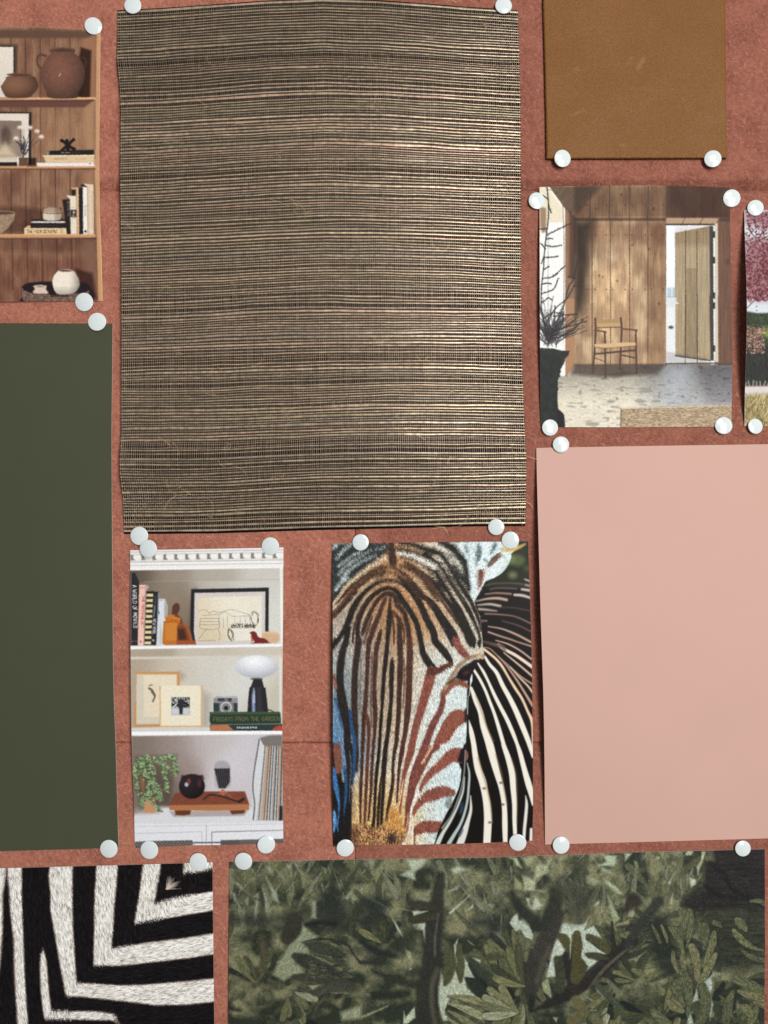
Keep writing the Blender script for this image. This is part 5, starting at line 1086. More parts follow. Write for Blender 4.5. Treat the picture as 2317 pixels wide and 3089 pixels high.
    # amber chair bookend with seated figure
    p.poly([(510, 790), (540, 762), (574, 774), (578, 820), (560, 862), (540, 885), (505, 870)], (84, 52, 36), 3, True); p.poly([(505, 870), (560, 870), (600, 910), (612, 960), (560, 980), (500, 930)], (112, 62, 36), 3)
    p.poly([(440, 892), (480, 880), (585, 905), (582, 950), (560, 990), (560, 1160), (428, 1164), (412, 1150), (424, 936), (440, 934)], (184, 106, 40), 2); p.poly([(440, 952), (558, 950), (548, 1120), (440, 1124)], (196, 124, 52), 3); p.stroke([(438, 950), (560, 946), (550, 1130)], (150, 74, 18), 6, 2); p.stroke([(445, 892), (585, 912)], (204, 136, 70), 8, 2); p.ell(500, 890, 34, 18, (192, 116, 48), 3)
    p.poly([(555, 985), (620, 965), (660, 985), (700, 1110), (732, 1150), (726, 1164), (556, 1164)], (128, 62, 32), 3); p.poly([(560, 1010), (620, 1010), (650, 1110), (570, 1120)], (62, 40, 34), 6); p.stroke([(625, 975), (655, 1010), (690, 1120)], (170, 92, 50), 14, 3); p.poly([(550, 1122), (735, 1124), (732, 1164), (550, 1164)], (150, 78, 40), 3)
    # red seal and tan bowl
    p.poly([(1370, 1055), (1420, 1034), (1500, 1040), (1540, 1075), (1530, 1130), (1480, 1152), (1380, 1150)], (204, 170, 136), 4, True); p.stroke([(1385, 1046), (1500, 1048)], (224, 196, 164), 8, 3)
    p.poly([(1254, 1046), (1275, 1034), (1310, 1040), (1340, 1090), (1400, 1104), (1440, 1140), (1440, 1152), (1256, 1156), (1300, 1136), (1272, 1100), (1268, 1070)], (112, 36, 34), 2, True); p.poly([(1264, 1080), (1290, 1120), (1270, 1140)], (184, 96, 76), 3)
    # shelf one
    A(); p.poly([(105, 1178), (1568, 1152), (1568, 1180), (105, 1206)], (238, 238, 240), 1.5); p.poly([(105, 1172), (1568, 1146), (1568, 1156), (105, 1182)], (214, 212, 208), 2)
    # middle bay
    p.poly([(90, 1208), (1600, 1182), (1600, 1258), (90, 1280)], grad([(200, 1240, 168, 156, 138), (900, 1230, 190, 182, 168), (1400, 1225, 196, 190, 178)]), 4)
    B(); p.poly([(90, -292), (1600, -312), (1600, 400), (90, 400)], grad([(180, -220, 170, 156, 138), (500, -180, 194, 184, 168), (900, -220, 202, 198, 188), (1200, -100, 208, 208, 202), (880, 300, 196, 196, 192), (700, 0, 200, 196, 186), (1480, 150, 190, 184, 168)]), 4)
    p.stroke([(1550, -300), (1548, 380)], (222, 220, 214), 18, 4); p.poly([(790, 0), (870, 60), (860, 370), (790, 370)], (160, 150, 134), 22, op=.7); p.poly([(575, -180), (640, -140), (600, -90), (575, -90)], (160, 148, 130), 14, op=.7)
    A(); p.poly([(160, 1425), (580, 1420), (582, 1723), (160, 1723)], (196, 142, 88), 2); p.poly([(166, 1446), (550, 1446), (552, 1723), (166, 1723)], (206, 196, 176), 2); p.poly([(230, 1456), (548, 1456), (550, 1723), (240, 1723)], (222, 210, 184), 3)
    B(); p.poly([(140, 120), (395, 120), (395, 358), (140, 362)], (190, 140, 92), 2); p.poly([(162, -60), (390, -60), (390, 330), (162, 334)], (204, 196, 178), 2); p.poly([(235, -60), (390, -60), (390, 262), (235, 262)], (220, 208, 184), 3)
    A(); p.stroke([(290, 1556), (314, 1546)], (110, 96, 78), 10, 2); p.stroke([(285, 1582), (312, 1600), (338, 1650)], (96, 84, 68), 20, 3); B(); p.stroke([(310, 20), (340, 60), (322, 112)], (92, 80, 66), 14, 3)
    p.poly([(386, -30), (794, -30), (792, 358), (386, 358)], (212, 166, 112), 2); A(); p.poly([(386, 1560), (794, 1560), (794, 1600), (386, 1600)], (206, 158, 104), 2); p.poly([(400, 1576), (782, 1574), (782, 1700), (398, 1700)], (226, 216, 188), 2); B(); p.rect(398, -40, 782, 346, (228, 220, 196), 2)
    A(); p.rect(500, 1668, 676, 1723, (120, 120, 124), 2); B(); p.rect(500, 72, 676, 244, (136, 138, 142), 2)
    def bw(x, y): return np.clip(90+(fbm(x/4, y/4, 91)-.5)*520, 24, 230)[..., None]*np.ones(3)
    p.rect(502, 74, 674, 170, bw, 2); p.rect(502, 176, 674, 242, (196, 198, 202), 4); p.poly([(590, 84), (620, 120), (612, 170), (606, 236), (578, 236), (572, 170), (560, 122)], (44, 44, 48), 3)
    # lamp
    A(); p.ball(1320, 1374, 206, 110, (238, 240, 244), (170, 172, 178), -.1, -.5, 3); p.ell(1320, 1492, 60, 10, (70, 66, 64), 3)
    p.poly([(1290, 1496), (1370, 1496), (1400, 1600), (1418, 1730), (1236, 1730), (1250, 1600)], (36, 36, 42), 2); B(); p.poly([(1250, -20), (1405, -20), (1432, 216), (1230, 218)], (34, 34, 40), 2); p.poly([(1288, -20), (1302, 60), (1306, 216), (1276, 216), (1274, 60)], (128, 146, 180), 4)
    A(); p.poly([(1296, 1580), (1302, 1600), (1304, 1723), (1284, 1723)], (180, 190, 210), 4); B(); p.poly([(1320, -20), (1360, -20), (1380, 216), (1320, 216)], (50, 48, 52), 8); p.stroke([(1430, 190), (1470, 205), (1490, 222)], (34, 32, 34), 8, 2)
    # camera
    p.poly([(905, 75), (935, 62), (1010, 68), (1120, 62), (1138, 72), (1136, 225), (905, 222)], (140, 138, 142), 2); p.rect(905, 128, 1136, 212, (44, 56, 56), 2); p.rect(945, 78, 1080, 112, (60, 60, 66), 2); p.rect(1010, 84, 1042, 108, (120, 120, 126), 2); p.rect(906, 70, 1134, 78, (196, 196, 200), 2); p.rect(960, 122, 1100, 220, (122, 120, 124), 3)
    p.ell(1026, 170, 54, 54, (196, 196, 198), 2); p.ell(1026, 172, 42, 42, (110, 110, 112), 2); p.ell(1026, 174, 32, 32, (150, 150, 152), 2); p.ell(1026, 176, 22, 22, (28, 30, 34), 3)
    # books under the lamp
    p.poly([(870, 218), (1540, 214), (1550, 232), (1556, 326), (880, 336), (866, 300)], (42, 56, 44), 2); p.poly([(868, 216), (1540, 212), (1545, 236), (872, 238)], (60, 82, 58), 3); p.text('FRIDAYS FROM THE GARDEN', 906, 304, 40, (98, 104, 66), -.6, 6, .99)
    p.poly([(868, 338), (1568, 330), (1568, 394), (876, 398)], (42, 56, 56), 2); p.poly([(870, 342), (1040, 336), (1100, 392), (876, 396)], (178, 112, 76), 3); p.poly([(1480, 370), (1530, 344), (1568, 350), (1568, 392), (1470, 392)], (170, 72, 52), 3); p.text('EVOCATIVE STYLE', 1130, 372, 13, (214, 214, 208), -.5, 4.5, 1.42)
    # shelf two
    p.poly([(115, 366), (866, 362), (866, 400), (115, 410)], (206, 202, 196), 3); p.poly([(116, 404), (870, 398), (1568, 396), (1568, 428), (116, 446)], (240, 241, 243), 1.5)
    # lower bay
    p.poly([(116, 446), (1600, 430), (1600, 1210), (116, 1210)], grad([(200, 520, 124, 112, 102), (520, 520, 146, 132, 124), (420, 900, 104, 92, 86), (600, 680, 150, 136, 130), (820, 560, 184, 174, 174), (1050, 700, 206, 202, 208), (1100, 1000, 196, 190, 194), (1280, 700, 194, 190, 196), (200, 1100, 120, 108, 96), (900, 480, 186, 180, 178)]), 5)
    p.poly([(560, 700), (640, 640), (760, 720), (800, 840), (560, 960)], (150, 128, 124), 40, op=.5)
    p.poly([(140, 1190), (400, 1130), (1300, 1140), (1600, 1240), (1600, 1330), (140, 1330)], (212, 212, 216), 10); p.poly([(140, 1140), (420, 1130), (380, 1190), (140, 1200)], (156, 148, 142), 12, op=.7)
    # cupboards
    p.poly([(140, 1290), (1600, 1280), (1600, 1580), (140, 1580)], (222, 223, 228), 4)
    for a, c, w in (([(150, 1318), (835, 1306)], (186, 186, 192), 4), ([(840, 1306), (1585, 1290)], (188, 188, 194), 4), ([(836, 1306), (834, 1500)], (150, 148, 152), 5), ([(152, 1384), (792, 1366), (794, 1500)], (170, 168, 172), 4), ([(888, 1500), (888, 1370), (1585, 1352)], (104, 96, 94), 6), ([(930, 1362), (1585, 1350)], (180, 180, 186), 4)): p.stroke(a, c, w, 2, smooth=False)
    p.poly([(148, 1464), (300, 1456), (702, 1448), (704, 1508), (500, 1514), (148, 1530)], (84, 80, 78), 2); p.poly([(972, 1448), (1585, 1434), (1585, 1580), (1100, 1504), (974, 1502)], (86, 82, 80), 2); p.stroke([(702, 1472), (972, 1470)], (70, 72, 78), 12, 2)
    for x in range(150, 700, 34): p.stroke([(x, 1462), (x+44, 1512)], (140, 132, 126), 4, 1.5, .8); p.stroke([(x+44, 1462), (x, 1512)], (140, 132, 126), 4, 1.5, .8)
    for x in range(1150, 1570, 34): p.stroke([(x, 1446), (x+40, 1490)], (128, 120, 116), 4, 1.5, .7); p.stroke([(x+40, 1446), (x, 1490)], (128, 120, 116), 4, 1.5, .7)
    # plank tray with feet
    p.poly([(530, 1156), (690, 1150), (680, 1200), (620, 1210), (540, 1206)], (122, 70, 46), 3); p.poly([(1060, 1160), (1215, 1150), (1200, 1190), (1080, 1200)], (124, 72, 48), 3); p.shade([(480, 1170), (1240, 1160), (1200, 1215), (520, 1225)], (.8, .76, .74), 12)
    p.poly([(530, 1000), (620, 980), (1205, 978), (1216, 1000), (1250, 1108), (476, 1118)], lambda x, y: np.array([122, 66, 48.])*(1+(fbm(x/10, y/1.6, 93)-.5)[..., None]*.3), 3); p.poly([(476, 1112), (1248, 1102), (1248, 1156), (900, 1166), (480, 1158)], (172, 112, 74), 2)
    # round black vase
    p.ball(697, 930, 126, 120, (44, 36, 40), (22, 18, 22), soft=3); p.poly([(600, 825), (800, 822), (815, 860), (590, 860)], (40, 30, 34), 6); p.ell(645, 912, 18, 20, (190, 186, 204), 4); p.ell(668, 880, 16, 26, (120, 60, 58), 6); p.ell(770, 900, 16, 40, (84, 42, 44), 8)
    # match cloche
    p.poly([(908, 760), (920, 710), (960, 684), (1010, 684), (1052, 712), (1068, 760), (1070, 900), (1030, 950), (950, 950), (915, 900)], (164, 160, 164), 3, True); p.poly([(912, 760), (1062, 756), (1062, 900), (1020, 948), (955, 948), (936, 860)], (40, 38, 42), 3)
    for k in range(7): x = 940+k*20; p.stroke([(x, 740), (x+6, 830), (x+16, 940)], (150, 146, 150), 3, 1.5, .7)
    p.stroke([(912, 770), (912, 860), (945, 945)], (196, 192, 196), 5, 2); p.stroke([(1068, 770), (1068, 880), (1030, 945)], (190, 186, 190), 5, 2); p.ell(994, 990, 24, 30, (176, 96, 66), 4); p.stroke([(930, 1025), (994, 975), (1075, 1030)], (176, 140, 126), 6, 2, .7)
    p.stroke([(812, 1052), (845, 1025), (875, 1012), (980, 1026), (1080, 1058), (1160, 1078), (1195, 1044)], (50, 38, 38), 15, 2); p.stroke([(1150, 1076), (1192, 1052)], (44, 34, 34), 26, 3)
    # records
    p.poly([(1350, 462), (1440, 440), (1568, 436), (1568, 560), (1450, 556), (1385, 540)], (118, 112, 108), 5); p.poly([(1345, 470), (1388, 540), (1300, 1250), (1282, 1250), (1276, 900)], (206, 208, 210), 2); p.stroke([(1345, 480), (1285, 880), (1300, 1100), (1288, 1250)], (60, 60, 64), 9, 3)
    cs = [(196, 200, 206), (226, 224, 220), (128, 120, 116), (222, 218, 212), (200, 190, 178), (216, 168, 128), (150, 96, 70), (226, 196, 168), (86, 74, 66), (222, 218, 210), (60, 110, 130), (226, 222, 214), (200, 180, 160), (46, 60, 90), (226, 224, 220), (120, 104, 92), (228, 200, 150), (180, 170, 160), (50, 46, 46), (206, 204, 204), (90, 130, 140), (40, 36, 36)]
    for k, c in enumerate(cs):
        x = 1376+k*10.2; c = tuple(v*.88 for v in c); p.stroke([(x+6, 545+rs.uniform(-6, 14)), (x-62+k*2.7, 1255)], c, 9, 1, 1, False); p.stroke([(x+11, 548), (x-57+k*2.7, 1255)], (70, 64, 60), 2.6, 1, .7, False)
    p.stroke([(1385, 540), (1312, 1250)], (230, 230, 230), 8, 2); p.poly([(1540, 1120), (1568, 1120), (1568, 1256), (1535, 1256)], (34, 32, 32), 4)
    # hanging succulent
    p.shade([(150, 640), (560, 620), (480, 1100), (200, 1150)], (.80, .78, .74), 40); p.poly([(240, 1040), (340, 1040), (345, 1186), (236, 1188)], (194, 138, 102), 4); p.poly([(196, 840), (240, 830), (236, 1000), (225, 1000)], (140, 96, 72), 6)
    gr_ = [(112, 136, 90), (78, 100, 64), (146, 166, 120), (56, 74, 50), (160, 176, 140)]
    vines = [[(230, 660), (170, 720), (150, 820), (170, 940), (195, 1015)], [(260, 660), (210, 740), (160, 780), (140, 860)], [(280, 670), (300, 760), (280, 880), (270, 980), (225, 1060), (215, 1120)], [(240, 700), (190, 800), (150, 780)], [(290, 700), (330, 760), (320, 880), (350, 980), (410, 1060)],
             [(330, 660), (400, 700), (430, 800), (450, 900), (448, 975)], [(380, 660), (450, 650), (520, 680), (545, 760), (525, 825)], [(300, 960), (290, 1040), (330, 1110), (395, 1170)], [(280, 900), (340, 900), (385, 980), (400, 1060)], [(240, 680), (250, 760), (240, 850)], [(460, 640), (500, 640), (520, 660)], [(350, 680), (440, 720), (500, 780)], [(300, 1000), (250, 1030), (220, 1090)], [(430, 760), (440, 820)], [(270, 640), (200, 680), (160, 760)], [(360, 940), (380, 1010), (360, 1040)]]
    for v in vines:
        P = spline([(a, b, 1) for a, b in v], 9)
        for (x, y, _) in P:
            for k in range(4):
                a = rs.uniform(0, 6.28); l = rs.uniform(12, 26); X, Y = x+rs.uniform(-10, 10), y+rs.uniform(-8, 8)
                p.stroke([(X, Y), (X+l*math.cos(a), Y+l*math.sin(a)*.7)], gr_[rs.randint(5)], 9, 1.5, .95, False)
    p.scatter(1.5, 1.5, 3); p.grain(.07, 4)
    return p
E = ([(393, 1660), (600, 1656.5), (855.3, 1651.5)], [(407, 2558), (500, 2553.5), (579, 2550), (664, 2549), (760, 2546), (855, 2542.5)],
     [(393, 1660), (393, 1799), (394.5, 2050), (396, 2174), (399, 2299), (404, 2425), (407, 2558)], [(855.3, 1651.5), (854, 1850), (852.8, 1987.5), (851.5, 2237), (853, 2400), (855, 2542.5)])
o = sheet('white_shelves_print', E, lambda U, V: .0006+.0052*np.sin(np.pi*V)*np.exp(-U*1.1), .0003, (matte_paper, white_edge), shelves(), 1.25)
tag(o, 'tall narrow print of white shelves with books, a lamp, records and a trailing plant', 'photo print', 'pictures pinned on the board')

# ---------------------------------------------------------------- zebra hide
def hide():
    p = Paint(-170, 2595, 655, 3420, 1.35, (226, 220, 210)); p.frame(0, 2520, 2.5136); blk = (22, 19, 21)
    rs = np.random.RandomState(2)
    p.tone(-600, 100, 1700, 2400, .06, 12, 12, 4)
    def band(pts, s=5): p.poly(pts, blk, s)
    band([(-500, 100), (-260, 100), (-240, 2400), (-500, 2400)]); 
    p.stroke([(50, 230, 6), (46, 330, 22), (44, 450, 50), (48, 600, 60), (56, 800, 90), (50, 1000, 110), (40, 1200, 150), (20, 1430, 220), (0, 1800, 260), (0, 2400, 280)], blk, soft=7)
    band([(163, 200), (380, 200), (365, 300), (380, 450), (378, 560), (400, 680), (430, 850), (455, 1000), (480, 1120), (490, 1190), (500, 1215), (640, 1222), (800, 1240), (1000, 1262), (1180, 1285), (1400, 1280), (1700, 1250), (1700, 1500), (900, 1440), (860, 1350), (700, 1330), (500, 1330), (385, 1325), (370, 1200), (360, 1080), (350, 950), (325, 860), (305, 900), (300, 1000), (305, 1150), (320, 1300), (330, 1370), (340, 1390), (500, 1392), (860, 1400), (900, 1440), (1700, 1500), (1700, 2400), (260, 2400), (215, 1500), (200, 1300), (185, 1100), (180, 950), (170, 700), (162, 450)])
    band([(548, 200), (730, 200), (718, 400), (712, 560), (712, 700), (708, 850), (708, 985), (900, 985), (1100, 965), (1400, 930), (1700, 885), (1700, 1072), (1400, 1105), (1100, 1128), (900, 1135), (700, 1120), (578, 1118), (562, 900), (550, 700), (545, 450)])
    band([(892, 190), (1085, 190), (1065, 350), (1045, 500), (1025, 600), (1018, 665), (1200, 635), (1400, 600), (1700, 552), (1700, 725), (1400, 775), (1100, 812), (840, 855), (855, 700), (862, 550), (878, 380)])
    band([(1220, 190), (1395, 190), (1385, 285), (1500, 270), (1700, 232), (1700, 408), (1500, 440), (1300, 475), (1165, 520), (1180, 440), (1185, 400), (1200, 330)])
    p.poly([(-600, 2050), (1700, 2050), (1700, 2180), (-600, 2150)], (226, 220, 210), 10)
    # hair lie: down on the left, along the bars on the right
    x = (p.X*2.5136); y = (p.Y-2520)*2.5136
    diag = x-(1240-(y-190)*.62) 
    t = np.clip((y-(1180-(x-540)*.80))/60+.5, 0, 1)*(x > 540)
    dx = 1.0*t+(1-t)*.16*np.sign(x-50)*(x < 150)*1.2+(1-t)*.05; dy = (1-t)*1.0-t*.12
    L = np.hypot(dx, dy); dx /= L; dy /= L
    w = (p.C.mean(2) > 120)
    p.scatter(dx*13, dy*13, 5); p.scatter(3, 3, 6)
    lum = np.clip(p.C.mean(2)/220, 0, 1)
    p.hair(dx, dy, .42, 7, lum, 7); p.hair(dx, dy, .8, 9, (1-lum)*.9, 9)
    # loose pale hairs over the black and dark hairs over the white
    for k in range(5200):
        X, Y = rs.uniform(-150, 648), rs.uniform(2605, 3410); j = int((Y-p.y0)/p.q); i = int((X-p.x0)/p.q); l = rs.uniform(3, 7)
        a = rs.normal(0, .22); c_, s_ = math.cos(a), math.sin(a); ux, uy = dx[j, i]*c_-dy[j, i]*s_, dx[j, i]*s_+dy[j, i]*c_
        white = lum[j, i] > .5
        col = (84, 76, 74) if white else (92, 88, 90)
        p.stroke_src(np.array([(X-ux*l/2, Y-uy*l/2, .9), (X+ux*l/2, Y+uy*l/2, .5)]), col, .3, .55 if white else .30, smooth=False)
    p.frame(0, 2520, 2.5136)
    for k in range(46):
        a = rs.uniform(-1.75, -.05); l = rs.uniform(40, 110)*(1 if -1.5 < a < -1.0 or a > -.6 else .75); x0, y0 = 1262+rs.uniform(-4, 14), 412-rs.uniform(0, 10); p.stroke([(x0, y0), (x0+l*math.cos(a), y0+l*math.sin(a))], (206, 190, 176), 3.0, .5, .75, False)
    # warm brown where black meets white
    p.C = np.where((lum > .25)[..., None] & (lum < .75)[..., None], p.C*np.array([1.05, .97, .94]), p.C)
    return p
E = ([(-160, 2624), (0, 2619.5), (320, 2611), (641.3, 2601.5)], [(-150, 3412), (300, 3410), (651, 3405)], [(-160, 2624), (-150, 3412)], [(641.3, 2601.5), (642.5, 2759), (645.3, 2997), (651, 3405)])
o = sheet('zebra_hide_print', E, lambda U, V: .0006+.0012*np.sin(np.pi*V)+.0002*U, .0003, (photo_paper, white_edge), hide(), 1.45)
tag(o, 'black and white zebra hide print with angled stripes at the bottom left', 'photo print', 'pictures pinned on the board')

# ---------------------------------------------------------------- dark foliage painting
def foliage():
    p = Paint(684, 2552, 2320, 3410, 1.5, (70, 74, 56)); rs = np.random.RandomState(9)
    K1 = 4.0963; Ks = 4.0463
    F = {'1': (685, 2560, K1), '2': (1090, 2560, Ks), '3': (1500, 2560, Ks), '4': (1907, 2560, Ks)}
    def fr(k): p.frame(*F[k])
    x, y = p.X, p.Y
    # patchy underpainting: lighter and greener on top, dark at the right edge
    t = np.clip((fbm(x/60, y/50, 3, 4)-.5)*3.2+.45+(2800-y)/900, 0, 1)[..., None]
    p.C = np.array([42, 46, 38.])*(1-t)+np.array([108, 106, 82.])*t
    def leaf(x0, y0, a, l, w, col, op=1, bend=0.0, tex=True):
        n = 6; tt = np.linspace(0, 1, n); aa = a+bend*(tt-.5)
        X = x0+np.cumsum(np.concatenate([[0], np.cos(aa[1:])]))*l/(n-1); Y = y0+np.cumsum(np.concatenate([[0], np.sin(aa[1:])]))*l/(n-1)
        wd = w*np.array([.25, .5, .75, .95, 1.0, .82]); P = np.stack([X, Y, wd], -1)
        if tex:
            c0 = np.array(col, float); sd = rs.randint(999); ca, sa = math.cos(a), math.sin(a)
            colf = lambda x, y: c0*(1+(fbm((x*ca+y*sa)/14, (-x*sa+y*ca)/1.7, sd, 2)-.5)[..., None]*.55)
        else: colf = col
        p.stroke_src(P+np.array([.8, 1.0, 3.0]), (38, 42, 36), 2.5, op*.55, n=3); p.stroke_src(P, colf, 1.0, op, n=3)
    pal_m = [(74, 76, 54), (88, 88, 62), (62, 64, 48), (52, 56, 44), (100, 98, 70)]; pal_d = [(36, 40, 36), (44, 46, 40), (54, 56, 44), (30, 34, 32), (64, 64, 46)]; pal_l = [(108, 106, 80), (122, 122, 96), (94, 94, 70), (134, 134, 112)]
    def fan(cx, cy, r, a0, a1, n, w, pal, op=.95):
        for i in range(n):
            a = a0+(a1-a0)*(i+.5)/n+rs.uniform(-.12, .12); s = r*rs.uniform(.12, .3); l = r*rs.uniform(.7, 1.05)-s
            leaf(cx+s*math.cos(a), cy+s*math.sin(a), a, l, w*rs.uniform(.8, 1.2), pal[rs.randint(len(pal))], op, rs.uniform(-.6, .6))
    # blurry upper half
    for i in range(190):
        X, Y = rs.uniform(690, 2310), rs.uniform(2560, 2760); a = rs.choice([1, -1])*1.57+rs.uniform(-.9, .9); leaf(X, Y, a, rs.uniform(45, 110), rs.uniform(12, 24), (pal_m+pal_l)[rs.randint(9)], .5, rs.uniform(-.5, .5))
    for i in range(70):
        X, Y = rs.uniform(700, 2150), rs.uniform(2570, 2720); a = rs.uniform(-2.4, -.7); leaf(X, Y, a, rs.uniform(14, 46), rs.uniform(3, 8), (150, 152, 132), .4, 0, False)
    # sharper lower half
    for i in range(95):
        X, Y = rs.uniform(690, 2310), rs.uniform(2760, 3400); a = rs.uniform(-3.14, 3.14)
        fan(X, Y, rs.uniform(80, 150), a-.9, a+.9, rs.randint(5, 8), rs.uniform(15, 23), pal_m+pal_d if X > 1900 or rs.rand() < .6 else pal_m+pal_l, .85)
    # pale ground showing between leaves
    g1, g2 = (148, 153, 136), (126, 128, 106)
    def tri(k, pts, c=g1, s=4, sm=False, op=1): fr(k); p.poly(pts, lambda x, y: np.array(c, float)*(1+(vnoise(x/2, y/2, 5)-.5)[..., None]*.22), s, sm, op)
    tri('1', [(940, 920), (1000, 1000), (1120, 1080), (1100, 1130), (1000, 1160), (1010, 1300), (860, 1300), (840, 1420), (960, 1540), (820, 1560), (700, 1640), (560, 1560), (640, 1400), (780, 1180), (900, 1050)], (118, 122, 100), 10)
    tri('1', [(1000, 1690), (1160, 1684), (1060, 1750)], g2); tri('1', [(1120, 950), (1180, 905), (1240, 936), (1160, 955)], g2); tri('1', [(1400, 2020), (1659, 1940), (1659, 2100), (1420, 2120)], g2, 12); tri('1', [(1300, 1900), (1440, 1840), (1400, 1960)], (108, 104, 80), 14)
    for q in ([(60, 540), (100, 560), (120, 660), (90, 640)], [(220, 640), (265, 600), (250, 700)], [(330, 590), (395, 545), (385, 610)], [(205, 720), (215, 740), (200, 830)], [(360, 640), (385, 660), (350, 880), (340, 800)], [(440, 470), (500, 640), (515, 880), (490, 760)], [(480, 220), (530, 230), (560, 330)], [(600, 250), (700, 350), (700, 390)], [(740, 200), (790, 210), (785, 290)], [(1430, 620), (1560, 500), (1500, 640)], [(1180, 235), (1225, 250), (1215, 295)], [(100, 420), (150, 430), (200, 515)], [(1050, 640), (1100, 650), (1100, 860), (1040, 850)], [(480, 350), (620, 560), (640, 680), (580, 640)], [(1540, 640), (1570, 600), (1560, 680)]): tri('1', q, (126, 130, 112), 8)
    for q, c in (([(560, 130), (800, 130), (740, 220), (640, 290), (660, 380), (480, 320), (600, 250)], g1), ([(90, 150), (170, 150), (130, 280)], (120, 122, 100)), ([(1100, 250), (1180, 220), (1300, 260), (1120, 300)], g1), ([(620, 760), (815, 762), (640, 820)], g1), ([(630, 925), (785, 905), (780, 1150), (750, 1000), (640, 990)], g1), ([(370, 840), (440, 930), (508, 1080), (440, 990)], g1), ([(650, 610), (740, 585), (850, 605), (740, 622)], (112, 112, 92)), ([(1060, 790), (1330, 560), (1300, 600), (1090, 800)], g1), ([(1080, 520), (1190, 450), (1160, 500)], g1), ([(1270, 770), (1370, 680), (1360, 720)], g1),
                 ([(300, 800), (420, 700), (600, 760), (460, 740), (380, 840)], (110, 108, 82)), ([(530, 1210), (600, 1260), (625, 1380), (570, 1340)], (128, 130, 106)), ([(970, 1470), (1010, 1680), (1060, 1640), (1140, 1450), (1200, 1640), (1250, 1560), (1290, 1400), (1380, 1580), (1260, 1570), (1290, 1700), (1400, 1800), (1560, 1880), (1420, 1880), (1100, 1800), (1020, 1960), (1020, 2020), (1100, 2100), (1000, 2100), (940, 1920), (930, 1700)], g1),
                 ([(1130, 1180), (1180, 1100), (1150, 1300), (1150, 1420)], g1), ([(1230, 1290), (1300, 1400), (1290, 1480), (1250, 1560)], g1), ([(1300, 1120), (1380, 1180), (1330, 1160)], g2), ([(520, 1980), (540, 2060), (650, 1930), (660, 2060), (560, 2141), (510, 2141)], g1), ([(0, 2050), (330, 1910), (320, 1930), (40, 2060)], g2), ([(1560, 680), (1620, 690), (1590, 740)], g2), ([(1350, 1330), (1460, 1360), (1450, 1400)], g1), ([(1450, 1680), (1520, 1740), (1480, 1710)], g1), ([(600, 1450), (615, 1470), (590, 1480)], g1)):
        tri('2', q, c, 4 if q[0][1] > 700 else 9)
    for q, c in (([(140, 110), (240, 110), (300, 240), (230, 200), (200, 130)], (148, 150, 124)), ([(300, 110), (450, 110), (380, 220)], (132, 134, 110)), ([(480, 190), (600, 200), (650, 110), (600, 300), (480, 360), (460, 500), (570, 520), (330, 510), (310, 330), (440, 380)], (140, 142, 116)), ([(750, 170), (830, 90), (770, 100)], (132, 134, 110)), ([(1150, 90), (1240, 200), (1300, 230), (1440, 320), (1290, 290)], g2), ([(1290, 70), (1460, 90), (1430, 215), (1240, 205), (1330, 160)], (150, 158, 136)), ([(1560, 60), (1640, 60), (1560, 150)], (150, 158, 140)), ([(200, 330), (300, 420), (320, 510), (220, 490)], (122, 120, 92)),
                 ([(1090, 330), (1250, 400), (1200, 450), (1085, 420)], (124, 130, 104)), ([(1300, 370), (1450, 460), (1540, 560), (1450, 540), (1330, 430)], (140, 148, 122)), ([(1335, 530), (1440, 740), (1500, 860), (1420, 920), (1370, 720)], (124, 130, 106)), ([(1155, 700), (1240, 630), (1250, 660), (1210, 720)], (136, 140, 118)), ([(1530, 640), (1570, 600), (1560, 690)], (132, 136, 118)),
                 ([(350, 600), (390, 610), (400, 720)], (160, 166, 156)), ([(470, 590), (550, 690), (520, 740), (420, 740)], g1), ([(200, 820), (250, 790), (260, 880), (300, 880), (310, 840), (380, 900), (440, 1060), (430, 1110), (340, 1080), (280, 980), (230, 1010), (150, 910)], (150, 156, 142)),
                 ([(790, 910), (1050, 930), (1120, 830), (1060, 1000), (1180, 940), (1290, 1120), (1150, 1060), (1080, 1040), (1080, 1110), (1240, 1230), (1390, 1310), (1200, 1260), (1060, 1280), (1110, 1340), (1320, 1390), (1200, 1470), (1030, 1600), (1110, 1440), (1040, 1360), (1020, 1340), (1045, 1160), (1000, 1050), (910, 1040), (900, 1200), (890, 1340), (880, 1100), (830, 1040), (740, 1030), (720, 1090), (840, 1220), (820, 1280), (700, 1340), (700, 1440), (720, 1560), (600, 1570), (690, 1180), (730, 1000)], (156, 162, 150)),
                 ([(540, 1640), (620, 1580), (680, 1850), (560, 1740)], (116, 122, 96)), ([(1190, 1690), (1270, 1740), (1330, 1850), (1230, 1750)], (132, 134, 116)), ([(1060, 1790), (1180, 1860), (1150, 1860)], g2), ([(440, 1950), (560, 1890), (600, 1910), (440, 1960)], (110, 112, 90)), ([(680, 2060), (740, 2060), (720, 2120)], g2), ([(100, 1540), (150, 1560), (200, 1680), (160, 1640)], (116, 120, 104)), ([(1560, 1080), (1640, 1100), (1580, 1160)], (120, 124, 104)), ([(1130, 1970), (1220, 1975), (1150, 1985)], g1), ([(1440, 930), (1640, 850), (1560, 930), (1420, 950)], (112, 108, 84))):
        tri('3', q, c, 3.5 if q[0][1] > 600 else 7)
